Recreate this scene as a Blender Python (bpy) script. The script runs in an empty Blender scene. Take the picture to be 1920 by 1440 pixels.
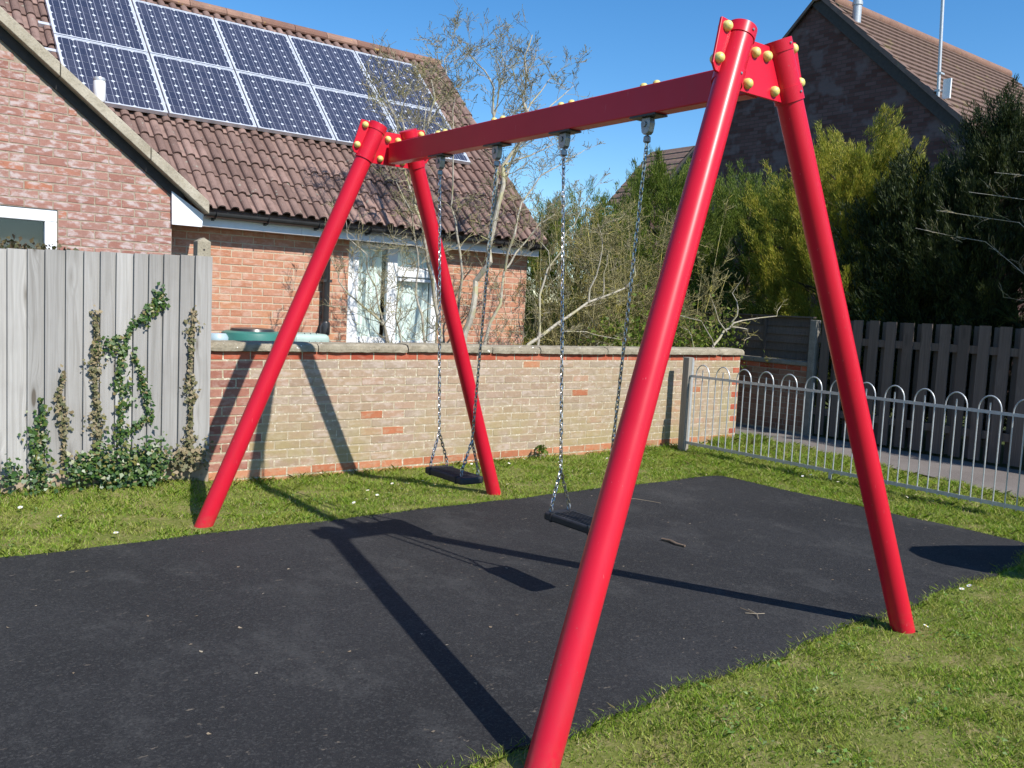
import bpy, math, random
import numpy as np
from mathutils import Vector, Matrix

# ------------------------------------------------------------------ camera, sky, sun
sc = bpy.context.scene
COL = sc.collection

def look_basis(yaw, pitch, roll):
    fw = Vector((math.sin(yaw)*math.cos(pitch), math.cos(yaw)*math.cos(pitch), -math.sin(pitch)))
    rt = Vector((math.cos(yaw), -math.sin(yaw), 0))
    up = rt.cross(fw)
    c, s = math.cos(roll), math.sin(roll)
    return rt*c + up*s, up*c - rt*s, fw

CAM_H = 1.55
cd = bpy.data.cameras.new('camera')
cd.sensor_width = 36.0
cd.lens = 1682.7/1920*36
cd.clip_start = 0.05
cd.clip_end = 600
cam = bpy.data.objects.new('camera', cd)
COL.objects.link(cam)
r_, u_, f_ = look_basis(0.6547, 0.0874, 0.0487)
cam.matrix_world = Matrix(((r_.x, u_.x, -f_.x, 0), (r_.y, u_.y, -f_.y, 0), (r_.z, u_.z, -f_.z, CAM_H), (0, 0, 0, 1)))
sc.camera = cam

SUN = Vector((0.15, -1.04, 1.0)).normalized()
world = bpy.data.worlds.new('World')
sc.world = world
world.use_nodes = True
wn = world.node_tree
sky = wn.nodes.new('ShaderNodeTexSky')
sky.sky_type = 'NISHITA'
sky.sun_disc = False
sky.sun_elevation = math.asin(SUN.z)
sky.sun_rotation = math.atan2(SUN.x, SUN.y)
sky.altitude = 100
sky.air_density = 1.0
sky.dust_density = 0.1
sky.ozone_density = 4.0
bg = wn.nodes['Background']
bg.inputs['Strength'].default_value = 0.132
hsv = wn.nodes.new('ShaderNodeHueSaturation')
hsv.inputs['Saturation'].default_value = 1.27
wn.links.new(sky.outputs[0], hsv.inputs['Color'])
wn.links.new(hsv.outputs[0], bg.inputs['Color'])

sd = bpy.data.lights.new('sun', 'SUN')
sd.energy = 5.0
sd.angle = math.radians(0.53)
sd.color = (1.0, 0.955, 0.88)
sun = bpy.data.objects.new('sun', sd)
COL.objects.link(sun)
sun.rotation_euler = SUN.to_track_quat('Z', 'Y').to_euler()
sun.location = (0, -10, 20)

sc.view_settings.view_transform = 'Standard'
sc.view_settings.look = 'None'
sc.view_settings.gamma = 1
sc.view_settings.exposure = 0.38
sc.view_settings.use_curve_mapping = False
sc.cycles.max_bounces = 6
sc.cycles.transparent_max_bounces = 8
sc.cycles.use_denoising = True

rng = random.Random(7)
nrg = np.random.default_rng(11)

# ------------------------------------------------------------------ mesh helpers
class MB:
    def __init__(s): s.v = []; s.f = []
    def add(s, vs, fs):
        o = len(s.v); s.v += [tuple(p) for p in vs]; s.f += [tuple(i+o for i in f) for f in fs]; return s
    def box(s, x0, x1, y0, y1, z0, z1):
        return s.add([(x0,y0,z0),(x1,y0,z0),(x1,y1,z0),(x0,y1,z0),(x0,y0,z1),(x1,y0,z1),(x1,y1,z1),(x0,y1,z1)],
                     [(0,3,2,1),(4,5,6,7),(0,1,5,4),(1,2,6,5),(2,3,7,6),(3,0,4,7)])
    def bar(s, a, b, w, h, upv=(0,0,1)):
        a, b = Vector(a), Vector(b); d = (b-a).normalized(); u = Vector(upv)
        x = d.cross(u).normalized()*w/2; z = x.cross(d).normalized()*h/2
        vs = [a-x-z, a+x-z, a+x+z, a-x+z, b-x-z, b+x-z, b+x+z, b-x+z]
        return s.add(vs, [(0,1,2,3),(7,6,5,4),(0,4,5,1),(1,5,6,2),(2,6,7,3),(3,7,4,0)])
    def tube(s, pts, rad, n=8, cap=True):
        pts = [Vector(p) for p in pts]
        if not isinstance(rad, (list, tuple)): rad = [rad]*len(pts)
        vs = []; fs = []; ref = None
        for i, p in enumerate(pts):
            d = (pts[min(i+1, len(pts)-1)] - pts[max(i-1, 0)])
            d = d.normalized() if d.length > 1e-9 else Vector((0,0,1))
            if ref is None: ref = Vector((1,0,0)) if abs(d.x) < .8 else Vector((0,1,0))
            a = (ref - d*ref.dot(d))
            a = a.normalized() if a.length > 1e-6 else d.orthogonal().normalized()
            b = d.cross(a); ref = a
            for k in range(n):
                t = 2*math.pi*k/n
                vs.append(p + (a*math.cos(t)+b*math.sin(t))*rad[i])
        for i in range(len(pts)-1):
            for k in range(n):
                k2 = (k+1) % n
                fs.append((i*n+k, i*n+k2, (i+1)*n+k2, (i+1)*n+k))
        if cap:
            fs.append(tuple(reversed(range(n)))); fs.append(tuple(range((len(pts)-1)*n, len(pts)*n)))
        return s.add(vs, fs)
    def lathe(s, prof, n=16, c=(0,0,0), axis=(0,0,1)):
        ax = Vector(axis).normalized(); a = ax.orthogonal().normalized(); b = ax.cross(a); c = Vector(c)
        vs = []; fs = []
        for r, h in prof:
            for k in range(n):
                t = 2*math.pi*k/n; vs.append(c + ax*h + (a*math.cos(t)+b*math.sin(t))*r)
        m = len(prof)
        for i in range(m-1):
            for k in range(n):
                k2 = (k+1) % n; fs.append((i*n+k, i*n+k2, (i+1)*n+k2, (i+1)*n+k))
        fs.append(tuple(reversed(range(n)))); fs.append(tuple(range((m-1)*n, m*n)))
        return s.add(vs, fs)
    def prism(s, poly, fn, d0, d1):
        # poly of 2d points, fn(a, b, d) -> 3d
        n = len(poly); vs = [fn(a,b,d0) for a,b in poly] + [fn(a,b,d1) for a,b in poly]
        fs = [tuple(range(n)), tuple(reversed(range(n, 2*n)))] + [((i+1)%n, i, i+n, (i+1)%n+n) for i in range(n)]
        return s.add(vs, fs)
    def mesh(s, name, mat=None, smooth=False):
        me = bpy.data.meshes.new(name); me.from_pydata([tuple(p) for p in s.v], [], s.f)
        if mat: me.materials.append(mat)
        me.update()
        if smooth:
            me.polygons.foreach_set('use_smooth', [True]*len(me.polygons)); me.set_sharp_from_angle(angle=math.radians(42))
        return me

def np_mesh(name, verts, loops, sizes, mat, smooth=False):
    me = bpy.data.meshes.new(name)
    me.vertices.add(len(verts)); me.vertices.foreach_set('co', np.asarray(verts, np.float32).ravel())
    me.loops.add(len(loops)); me.loops.foreach_set('vertex_index', np.asarray(loops, np.int32))
    st = np.concatenate([[0], np.cumsum(sizes)[:-1]]).astype(np.int32)
    me.polygons.add(len(sizes)); me.polygons.foreach_set('loop_start', st)
    me.materials.append(mat)
    if smooth: me.polygons.foreach_set('use_smooth', np.ones(len(sizes), bool))
    me.update(calc_edges=True); me.validate()
    return me

def link(name, data, parent=None, loc=None, rot=None, scale=None):
    o = bpy.data.objects.new(name, data); COL.objects.link(o)
    if loc is not None: o.location = loc
    if rot is not None: o.rotation_euler = rot
    if scale is not None: o.scale = scale
    if parent is not None:
        o.parent = parent
        b = parent.get('_base')
        if b is not None: o.matrix_parent_inverse = Matrix.Translation((-b[0], -b[1], -b[2]))
    return o

BASED = []
def thing(name, label, cat, base=(0,0,0), group=None):
    e = link(name, None, loc=base); e['_base'] = list(base); BASED.append(e)
    e.empty_display_size = 0.1
    tag(e, label, cat, group); return e

def tag(o, label=None, cat=None, group=None, kind=None):
    if label: o['label'] = label
    if cat: o['category'] = cat
    if group: o['group'] = group
    if kind: o['kind'] = kind
    return o

def part(name, mb, mat, parent, smooth=False):
    return link(name, mb.mesh(name, mat, smooth), parent)

def bevel(o, w, seg=2):
    m = o.modifiers.new('bevel', 'BEVEL'); m.width = w; m.segments = seg; m.limit_method = 'ANGLE'; m.angle_limit = math.radians(40)
    return o

# ------------------------------------------------------------------ material helpers
class Mat:
    def __init__(s, name, rough=.6, metal=0.0, spec=.5):
        s.m = bpy.data.materials.new(name); s.m.use_nodes = True
        s.nt = s.m.node_tree; s.b = s.nt.nodes['Principled BSDF']
        s.b.inputs['Roughness'].default_value = rough; s.b.inputs['Metallic'].default_value = metal
        s.b.inputs['Specular IOR Level'].default_value = spec
        s._p = None
    def n(s, t, ins=None, **pr):
        nd = s.nt.nodes.new(t)
        for k, v in pr.items(): setattr(nd, k, v)
        for k, v in (ins or {}).items(): s.set(nd.inputs[k], v)
        return nd
    def set(s, sock, v):
        if isinstance(v, bpy.types.NodeSocket): s.nt.links.new(v, sock)
        elif isinstance(v, (tuple, list)) and len(v) == 3 and sock.type == 'RGBA': sock.default_value = (*v, 1)
        else: sock.default_value = v
    @property
    def pos(s):
        if s._p is None: s._p = s.n('ShaderNodeNewGeometry')
        return s._p.outputs['Position']
    @property
    def island(s):
        s.pos; return s._p.outputs['Random Per Island']
    @property
    def rnd(s): return s.n('ShaderNodeObjectInfo').outputs['Random']
    def piece(s):
        return s.math('FRACT', s.math('ADD', s.rnd, s.island))
    def vscale(s, vec, sx, sy, sz):
        return s.n('ShaderNodeMapping', {'Vector': vec, 'Scale': (sx, sy, sz)}).outputs[0]
    def vadd(s, vec, b):
        nd = s.n('ShaderNodeVectorMath', operation='ADD'); s.set(nd.inputs[0], vec); s.set(nd.inputs[1], b); return nd.outputs[0]
    def noise(s, scale, detail=4, rough=.55, vec=None, dist=0):
        return s.n('ShaderNodeTexNoise', {'Vector': vec if vec is not None else s.pos, 'Scale': scale, 'Detail': detail, 'Roughness': rough, 'Distortion': dist}).outputs['Fac']
    def voro(s, scale, vec=None, feature='F1', out='Distance'):
        return s.n('ShaderNodeTexVoronoi', {'Vector': vec if vec is not None else s.pos, 'Scale': scale}, feature=feature).outputs[out]
    def math(s, op, a, b=0.0, c=0.0, clamp=False):
        nd = s.n('ShaderNodeMath', operation=op, use_clamp=clamp); s.set(nd.inputs[0], a); s.set(nd.inputs[1], b); s.set(nd.inputs[2], c); return nd.outputs[0]
    def ss(s, x, lo, hi):
        nd = s.n('ShaderNodeMapRange', {'Value': x, 'From Min': lo, 'From Max': hi}, interpolation_type='SMOOTHSTEP'); return nd.outputs[0]
    def ramp(s, fac, stops, interp='LINEAR'):
        nd = s.n('ShaderNodeValToRGB', {'Fac': fac}); cr = nd.color_ramp; cr.interpolation = interp
        while len(cr.elements) < len(stops): cr.elements.new(0.5)
        for e, (p, c) in zip(cr.elements, stops): e.position = p; e.color = (*c, 1) if len(c) == 3 else c
        return nd.outputs['Color']
    def mix(s, fac, a, b, blend='MIX'):
        nd = s.n('ShaderNodeMix', data_type='RGBA', blend_type=blend, clamp_factor=True)
        s.set(nd.inputs[0], fac); s.set(nd.inputs[6], a); s.set(nd.inputs[7], b); return nd.outputs[2]
    def color(s, c): s.set(s.b.inputs['Base Color'], c); return s
    def inp(s, k, v): s.set(s.b.inputs[k], v); return s
    def bump(s, h, strength=.4, dist=.01):
        nd = s.n('ShaderNodeBump', {'Height': h, 'Strength': strength, 'Distance': dist}); s.set(s.b.inputs['Normal'], nd.outputs[0]); return s

def plain(name, c, rough=.6, metal=0.0, var=.12, scale=20, bump=0.0, bscale=80):
    g = Mat(name, rough, metal)
    d = tuple(x*(1-var) for x in c); l = tuple(min(1, x*(1+var)) for x in c)
    g.color(g.ramp(g.noise(scale, 5), [(.3, d), (.7, l)]))
    if bump: g.bump(g.noise(bscale, 4), bump, .004)
    return g.m

# ---- red paint
g = Mat('red_paint', .33, 0, .28); g.inp('Coat Weight', .03); g.inp('Coat Roughness', .2)
sc1 = g.noise(1.2, 4)
c = g.ramp(sc1, [(.3, (.50, .008, .026)), (.7, (.61, .013, .034))])
scr = g.ss(g.noise(14, 2, .5, g.vscale(g.pos, 9, 9, .8)), .735, .76)
c = g.mix(g.math('MULTIPLY', scr, .25), c, (.72, .30, .31))
chp = g.ss(g.noise(55, 2, .5), .745, .76); c = g.mix(g.math('MULTIPLY', chp, .35), c, (.30, .12, .12))
grm = g.math('MULTIPLY', g.ss(g.noise(5, 5, .7, g.vscale(g.pos, 1, 1, .35)), .52, .75), .35); c = g.mix(grm, c, (.40, .035, .045))
pz = g.n('ShaderNodeSeparateXYZ', {0: g.pos}).outputs['Z']
mud = g.math('MULTIPLY', g.math('SUBTRACT', 1.0, g.ss(pz, .0, .16)), g.ss(g.noise(22, 5), .42, .7))
c = g.mix(g.math('MULTIPLY', mud, .35), c, (.30, .10, .06))
g.color(c); g.inp('Roughness', g.math('ADD', .27, g.math('MULTIPLY', g.noise(9, 4), .16))); g.bump(g.noise(260, 2), .035, .001)
M_RED = g.m
g = Mat('yellow_cap_plastic', .45); nf = g.noise(90, 3)
g.color(g.ramp(nf, [(.3, (.62, .50, .10)), (.7, (.78, .70, .28))])); M_CAP = g.m
M_STEEL = plain('galvanised_hanger_steel', (.30, .31, .32), .42, .7, .25, 40)
g = Mat('chain_steel', .28, 1.0); g.color(g.ramp(g.noise(60, 3), [(.35, (.22, .20, .19)), (.65, (.72, .70, .68))])); M_CHAIN = g.m
M_BLACK = plain('black_rubber_seat', (.018, .018, .021), .55, 0, .3, 30, .2, 200)
M_BLKM = plain('black_mounting_plate', (.03, .03, .033), .5)

# ---- rubber surface
g = Mat('wet_pour_rubber', .82, 0, .35)
fine = g.noise(260, 2, .7); grn = g.voro(115, None, 'F1', 'Color'); mid = g.noise(46, 5, .7); big = g.noise(.62, 3, .6); stre = g.noise(7, 5, .65, g.vscale(g.pos, 1.0, 2.2, 1))
c = g.ramp(big, [(.32, (.0135, .0132, .014)), (.5, (.0225, .022, .0232)), (.66, (.033, .0325, .034))])
c = g.mix(g.ss(mid, .3, .75), g.mix(.55, c, (.012, .012, .014)), c)
c = g.mix(g.math('MULTIPLY', g.ss(stre, .55, .8), .55), c, (.058, .058, .056))
c = g.mix(g.math('MULTIPLY', g.ss(fine, .56, .76), .75), c, (.10, .097, .092))
scf = g.noise(1.6, 6, .72, g.vscale(g.pos, 1.3, .8, 1)); c = g.mix(g.math('MULTIPLY', g.ss(scf, .50, .68), .7), c, (.052, .051, .050))
gv = g.n('ShaderNodeSeparateColor', {0: grn}).outputs[0]
c = g.mix(g.math('MULTIPLY', g.ss(gv, .72, 1.0), .38), c, (.075, .073, .07)); c = g.mix(g.math('MULTIPLY', g.ss(gv, .3, .0), .6), c, (.008, .008, .009))
fl = g.math('MULTIPLY', g.ss(g.noise(30, 3, .6, g.vscale(g.pos, .7, 1.4, 1)), .655, .73), g.ss(g.noise(2.3, 3), .40, .62))
c = g.mix(g.math('MULTIPLY', fl, .8), c, (.20, .165, .125))
fl2 = g.ss(g.voro(15, g.vadd(g.pos, g.n('ShaderNodeTexNoise', {'Vector': g.pos, 'Scale': 9.0}).outputs['Color'])), .075, .04)
c = g.mix(g.math('MULTIPLY', fl2, .45), c, (.17, .155, .14))
g.color(c); g.bump(g.math('ADD', g.math('ADD', g.math('MULTIPLY', fine, .7), g.math('MULTIPLY', gv, .5)), g.math('MULTIPLY', mid, .6)), .8, .008); M_MAT = g.m

# ---- soil / lawn sheet / grass blades
g = Mat('lawn_soil', .95, 0, .2)
nz = g.noise(5, 6, .65); n2 = g.noise(40, 5, .7)
c = g.ramp(nz, [(.3, (.10, .125, .022)), (.5, (.14, .155, .032)), (.68, (.22, .18, .08))])
c = g.mix(g.math('MULTIPLY', g.ss(n2, .48, .72), .7), c, (.29, .235, .12)); g.color(c); g.bump(n2, .6, .02); M_SOIL = g.m
g = Mat('ground_far', .95, 0, .2); g.color(g.ramp(g.noise(.8, 5), [(.3, (.05, .075, .02)), (.7, (.09, .10, .035))])); M_GROUND = g.m
g = Mat('grass_blade', .55, 0, .3)
isl = g.island; nz = g.noise(3.1, 4, .6); n2 = g.noise(13, 3)
c = g.ramp(isl, [(0, (.13, .245, .018)), (.35, (.22, .345, .028)), (.66, (.30, .405, .045)), (.82, (.37, .39, .075)), (.92, (.46, .40, .16)), (1, (.54, .46, .27))])
c = g.mix(g.math('MULTIPLY', g.ss(nz, .45, .68), .55), c, (.36, .36, .085))
c = g.mix(g.math('MULTIPLY', g.ss(n2, .52, .7), .45), c, (.11, .24, .02))
g.color(c); g.inp('Transmission Weight', 0.0)
tr = g.n('ShaderNodeBsdfTranslucent', {'Color': c}); mx = g.n('ShaderNodeMixShader', {0: .35, 1: g.b.outputs[0], 2: tr.outputs[0]})
g.nt.links.new(mx.outputs[0], g.nt.nodes['Material Output'].inputs['Surface']); M_GRASS = g.m

def leaf_mat(name, stops, trans=.3, spec=.3, rough=.55, big=None):
    g = Mat(name, rough, 0, spec); c = g.ramp(g.island, stops)
    if big: c = g.mix(g.math('MULTIPLY', g.ss(g.noise(big[0], 3), .45, .65), big[2]), c, big[1])
    g.color(c); tr = g.n('ShaderNodeBsdfTranslucent', {'Color': c})
    mx = g.n('ShaderNodeMixShader', {0: trans, 1: g.b.outputs[0], 2: tr.outputs[0]})
    g.nt.links.new(mx.outputs[0], g.nt.nodes['Material Output'].inputs['Surface']); return g.m
M_CON_Y = leaf_mat('golden_conifer_foliage', [(0, (.14, .17, .015)), (.5, (.31, .32, .03)), (1, (.54, .43, .08))], .35, big=(2.2, (.17, .22, .025), .45))
M_CON_D = leaf_mat('dark_conifer_foliage', [(0, (.012, .022, .007)), (.6, (.028, .044, .010)), (1, (.066, .078, .016))], .15)
M_CON_G = leaf_mat('green_conifer_foliage', [(0, (.06, .105, .012)), (.5, (.12, .175, .022)), (1, (.23, .26, .05))], .3)
M_IVY = leaf_mat('ivy_leaf', [(0, (.02, .06, .012)), (.45, (.05, .11, .02)), (.75, (.10, .15, .03)), (.9, (.20, .18, .05)), (1, (.26, .19, .10))], .2, .5, .4)
M_WEED = leaf_mat('lawn_weed_leaf', [(0, (.08, .18, .03)), (.6, (.15, .26, .05)), (1, (.26, .33, .14))], .2)
M_IVYDRY = leaf_mat('withered_ivy_leaf', [(0, (.09, .10, .04)), (.4, (.16, .15, .07)), (.75, (.27, .21, .12)), (1, (.34, .27, .17))], .2)
M_SHRUBLEAF = leaf_mat('bronze_shrub_leaf', [(0, (.05, .06, .02)), (.5, (.12, .10, .05)), (1, (.20, .13, .08))], .2)
M_BUD = leaf_mat('opening_bud', [(0, (.16, .15, .06)), (1, (.27, .24, .11))], .2)

def bark(name, a, b, lichen=None):
    g = Mat(name, .85, 0, .2); c = g.ramp(g.noise(26, 5, .65, g.vscale(g.pos, 1.6, 1.6, .7)), [(.3, a), (.7, b)])
    if lichen: c = g.mix(g.math('MULTIPLY', g.ss(g.noise(6, 4), .5, .62), .8), c, lichen)
    g.color(c); g.bump(g.noise(90, 3), .4, .004); return g.m
M_BARK = bark('pale_bark', (.26, .23, .18), (.50, .46, .38), (.38, .35, .19))
M_TWIG = bark('grey_twig', (.22, .185, .135), (.42, .365, .26), (.34, .31, .12))
M_TWIGY = bark('lichen_twig', (.21, .175, .09), (.44, .39, .20), (.46, .40, .08))
M_DEADW = bark('dark_bark', (.05, .035, .025), (.12, .09, .065))

# ---- bricks
def brick_mat(name, stops, bloom=None, bloom_amt=.6, lichen=None, rough=.9):
    g = Mat(name, rough, 0, .25); fac = g.piece()
    c = g.ramp(fac, stops); nz = g.noise(30, 5, .65); nb = g.noise(7, 4, .6)
    c = g.mix(g.math('MULTIPLY', g.ss(nz, .4, .75), .35), c, tuple(x*.62 for x in stops[0][1]))
    if bloom:
        bl = g.math('MULTIPLY', g.ss(g.noise(11, 4, .6, g.vadd(g.vscale(g.pos, 1, 1, 2.2), g.n('ShaderNodeCombineXYZ', {0: g.math('MULTIPLY', fac, 7.0), 2: fac}).outputs[0])), .46, .66), bloom_amt)
        c = g.mix(bl, c, bloom)
    if lichen:
        for sc_, lo, hi, col, amt, zr in lichen:
            m = g.ss(g.noise(sc_, 5, .65), lo, hi)
            if zr: m = g.math('MULTIPLY', m, g.ss(g.n('ShaderNodeSeparateXYZ', {0: g.pos}).outputs[zr[0]], zr[1], zr[2]))
            c = g.mix(g.math('MULTIPLY', m, amt), c, col)
    g.color(c); g.bump(g.math('ADD', nz, g.math('MULTIPLY', g.noise(140, 3), .6)), .5, .006); return g.m
M_BR_GW = brick_mat('garden_wall_brick', [(0, (.33, .235, .165)), (.25, (.385, .275, .19)), (.5, (.365, .28, .205)), (.72, (.40, .285, .19)), (.88, (.345, .27, .21)), (1, (.43, .255, .165))],
                    (.52, .43, .37), .55, [(2.2, .40, .62, (.33, .27, .12), .65, ('Z', .72, .25)), (1.8, .38, .60, (.32, .28, .14), .6, ('X', 5.5, 8.5))])
M_BR_RED = brick_mat('red_course_brick', [(0, (.32, .065, .035)), (.5, (.40, .095, .05)), (1, (.46, .14, .08))], (.45, .30, .22), .25)
M_BR_OR = brick_mat('orange_base_brick', [(0, (.38, .13, .065)), (.5, (.47, .18, .09)), (1, (.50, .23, .13))], (.42, .33, .22), .45, [(3, .4, .6, (.34, .26, .15), .5, ('X', 4.0, 7.5))])
M_BR_PUR = brick_mat('dull_red_brick', [(0, (.26, .11, .085)), (.5, (.33, .14, .10)), (1, (.38, .19, .14))], (.45, .34, .28), .4)
M_BR_GAB = brick_mat('gable_brick', [(0, (.29, .135, .105)), (.3, (.34, .168, .132)), (.6, (.37, .20, .16)), (.85, (.33, .18, .145)), (1, (.41, .165, .10))], (.52, .45, .435), .8)
M_BR_HSE = brick_mat('house_brick', [(0, (.42, .185, .11)), (.35, (.47, .225, .14)), (.7, (.45, .225, .155)), (1, (.50, .24, .13))], (.56, .41, .33), .5)
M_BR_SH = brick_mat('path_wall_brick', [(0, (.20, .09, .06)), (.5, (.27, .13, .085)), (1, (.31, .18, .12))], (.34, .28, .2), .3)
def mortar(name, c, bump=.5):
    g = Mat(name, .95, 0, .2); nz = g.noise(60, 5, .7)
    g.color(g.ramp(nz, [(.3, tuple(x*.72 for x in c)), (.7, tuple(min(1, x*1.12) for x in c))])); g.bump(nz, bump, .004); return g.m
g = Mat('cream_mortar', .95, 0, .2); nz = g.noise(38, 5, .7); c = g.ramp(g.noise(9, 4), [(.3, (.36, .29, .19)), (.7, (.46, .39, .28))]); c = g.mix(g.ss(nz, .52, .64), c, (.64, .58, .46)); g.color(c); g.bump(nz, .6, .005); M_MORT_G = g.m; M_MORT_H = mortar('buff_mortar', (.52, .43, .31)); M_MORT_GAB = mortar('gable_mortar', (.36, .29, .22))

# ---- concrete, stone
def conc(name, a, b, spots=None):
    g = Mat(name, .92, 0, .2); n1 = g.noise(7, 6, .7); n2 = g.noise(70, 4, .7)
    c = g.ramp(n1, [(.3, a), (.7, b)]); c = g.mix(g.math('MULTIPLY', g.ss(n2, .5, .7), .5), c, tuple(x*.5 for x in a))
    if spots:
        c = g.mix(g.ss(g.noise(24, 2), .70, .73), c, spots)
    g.color(c); g.bump(g.math('ADD', n2, n1), .55, .008); return g.m
M_COPING = conc('weathered_coping', (.20, .17, .12), (.42, .37, .28), (.72, .70, .64))
M_CONC = conc('concrete', (.25, .22, .16), (.38, .34, .26)); M_CONCD = conc('dull_concrete', (.17, .155, .13), (.28, .26, .225))
g = Mat('gravel_board_concrete', .9); g.color(g.ramp(g.noise(9, 5), [(.3, (.27, .20, .14)), (.7, (.40, .31, .23))])); M_GRAVB = g.m
M_VERGE = conc('verge_mortar', (.30, .26, .19), (.50, .45, .36), (.42, .30, .08))
g = Mat('tarmac_path', .9, 0, .3); nz = g.noise(120, 4, .7)
g.color(g.mix(g.ss(nz, .5, .7), g.ramp(g.noise(1.5, 4), [(.3, (.135, .115, .105)), (.7, (.19, .165, .15))]), (.26, .24, .22))); g.bump(nz, .5, .006); M_PATH = g.m

# ---- timber
def wood(name, a, b, dark, knot=(.10, .08, .06), sx=55, tint=None):
    g = Mat(name, .85, 0, .2); off = g.math('MULTIPLY', g.piece(), 37.0)
    sh = g.n('ShaderNodeCombineXYZ', {0: off, 1: off, 2: g.math('MULTIPLY', off, 1.7)}).outputs[0]
    p = g.vadd(g.pos, sh)
    kn = g.voro(1.0, g.vscale(p, 6.5, 6.5, 1.5))
    warp = g.math('MULTIPLY', g.ss(kn, .45, .0), .05)
    px = g.n('ShaderNodeSeparateXYZ', {0: p}); pv = g.n('ShaderNodeCombineXYZ', {0: g.math('ADD', px.outputs[0], warp), 1: px.outputs[1], 2: px.outputs[2]}).outputs[0]
    gr = g.noise(1.0, 5, .6, g.vscale(pv, sx, sx, 1.2), .4); gf = g.noise(1.0, 4, .6, g.vscale(pv, sx*4, sx*4, 3.0))
    rings = g.n('ShaderNodeTexWave', {'Vector': g.vscale(pv, 10, 10, .55), 'Scale': 2.2, 'Distortion': 7.0, 'Detail': 2.0, 'Detail Scale': .7}, wave_type='RINGS').outputs['Fac']
    c = g.ramp(gr, [(.25, a), (.75, b)]); c = g.mix(g.math('MULTIPLY', g.ss(gf, .5, .75), .3), c, dark); c = g.mix(g.math('MULTIPLY', g.ss(rings, .8, 1.0), .25), c, dark)
    c = g.mix(g.math('MULTIPLY', g.ss(g.noise(1.3, 4), .5, .72), .35), c, dark)
    c = g.mix(g.math('MULTIPLY', g.ss(kn, .20, .09), .45), c, dark); c = g.mix(g.math('MULTIPLY', g.ss(kn, .12, .07), .8), c, knot)
    v = g.math('ADD', .80, g.math('MULTIPLY', g.math('FRACT', g.math('MULTIPLY', g.piece(), 7.3)), .32)); c = g.mix(1.0, c, g.n('ShaderNodeCombineColor', {0: v, 1: v, 2: v}).outputs[0], 'MULTIPLY')
    g.color(c); g.bump(g.math('ADD', gr, g.math('MULTIPLY', gf, .6)), .35, .004); return g.m
M_FENCE = wood('silvered_fence_timber', (.30, .288, .272), (.425, .412, .395), (.18, .165, .145), sx=38)
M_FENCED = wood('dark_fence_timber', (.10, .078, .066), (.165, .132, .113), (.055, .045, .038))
M_POST = wood('grey_post_timber', (.22, .195, .16), (.34, .31, .265), (.12, .10, .085))

# ---- roof
def tile_mat(name, a, b, lich, dark):
    g = Mat(name, .88, 0, .25); fac = g.piece(); n1 = g.noise(9, 5, .65); n2 = g.noise(45, 4, .7)
    c = g.ramp(fac, [(0, a), (.8, b), (1, tuple(x*1.25 for x in b))]); c = g.mix(g.math('MULTIPLY', g.ss(n1, .45, .7), .5), c, dark)
    c = g.mix(g.math('MULTIPLY', g.ss(g.noise(1.7, 4), .5, .68), .35), c, tuple(x*.75 for x in a)); c = g.mix(g.ss(g.noise(16, 3), .66, .72), c, lich); c = g.mix(g.math('MULTIPLY', g.ss(n2, .55, .75), .4), c, tuple(min(1, x*1.7) for x in b))
    g.color(c); g.bump(n2, .5, .005); return g.m
M_TILE = tile_mat('brown_roof_tile', (.165, .105, .088), (.225, .148, .125), (.25, .235, .19), (.085, .055, .046))
M_RIDGE = tile_mat('ridge_tile', (.19, .10, .075), (.26, .155, .115), (.45, .30, .08), (.13, .08, .06))
M_WHITE = plain('white_upvc', (.78, .79, .80), .35, 0, .04, 6)
M_SOFFIT = plain('white_painted_board', (.74, .75, .77), .45, 0, .06, 8)
M_DARKSOF = plain('dark_verge_board', (.035, .028, .025), .7, 0, .3, 20)
M_GUT = plain('black_gutter_plastic', (.035, .035, .037), .32, 0, .15, 12)
M_FRAME = plain('silver_panel_frame', (.66, .68, .72), .35, .35, .06, 10)
M_SHEET = plain('white_back_sheet', (.60, .62, .66), .4, 0, .03, 10)
g = Mat('solar_cell', .16, 0, .5); tc = g.n('ShaderNodeTexCoord').outputs['Object']; sx = g.n('ShaderNodeSeparateXYZ', {0: tc}).outputs[0]
st = g.math('LESS_THAN', g.math('ABSOLUTE', g.math('SUBTRACT', g.math('ABSOLUTE', sx), .034)), .0021)
c = g.ramp(g.rnd, [(0, (.038, .040, .062)), (1, (.058, .058, .082))]); g.color(g.mix(st, c, (.36, .36, .42))); M_CELL = g.m
def glass(name, tint=(.9, .95, .94), refl=.04):
    m = bpy.data.materials.new(name); m.use_nodes = True; nt = m.node_tree; nt.nodes.clear(); N = nt.nodes.new; K = nt.links.new
    o = N('ShaderNodeOutputMaterial'); t = N('ShaderNodeBsdfTransparent'); gl = N('ShaderNodeBsdfGlossy'); mx = N('ShaderNodeMixShader'); lw = N('ShaderNodeLayerWeight'); pw = N('ShaderNodeMath'); ml = N('ShaderNodeMath')
    t.inputs[0].default_value = (*tint, 1); gl.inputs['Roughness'].default_value = .02; lw.inputs['Blend'].default_value = .5
    pw.operation = 'POWER'; pw.inputs[1].default_value = 4.0; ml.operation = 'MULTIPLY_ADD'; ml.inputs[1].default_value = .85; ml.inputs[2].default_value = refl; ml.use_clamp = True
    K(lw.outputs['Facing'], pw.inputs[0]); K(pw.outputs[0], ml.inputs[0]); K(ml.outputs[0], mx.inputs[0]); K(t.outputs[0], mx.inputs[1]); K(gl.outputs[0], mx.inputs[2]); K(mx.outputs[0], o.inputs[0]); return m
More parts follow.
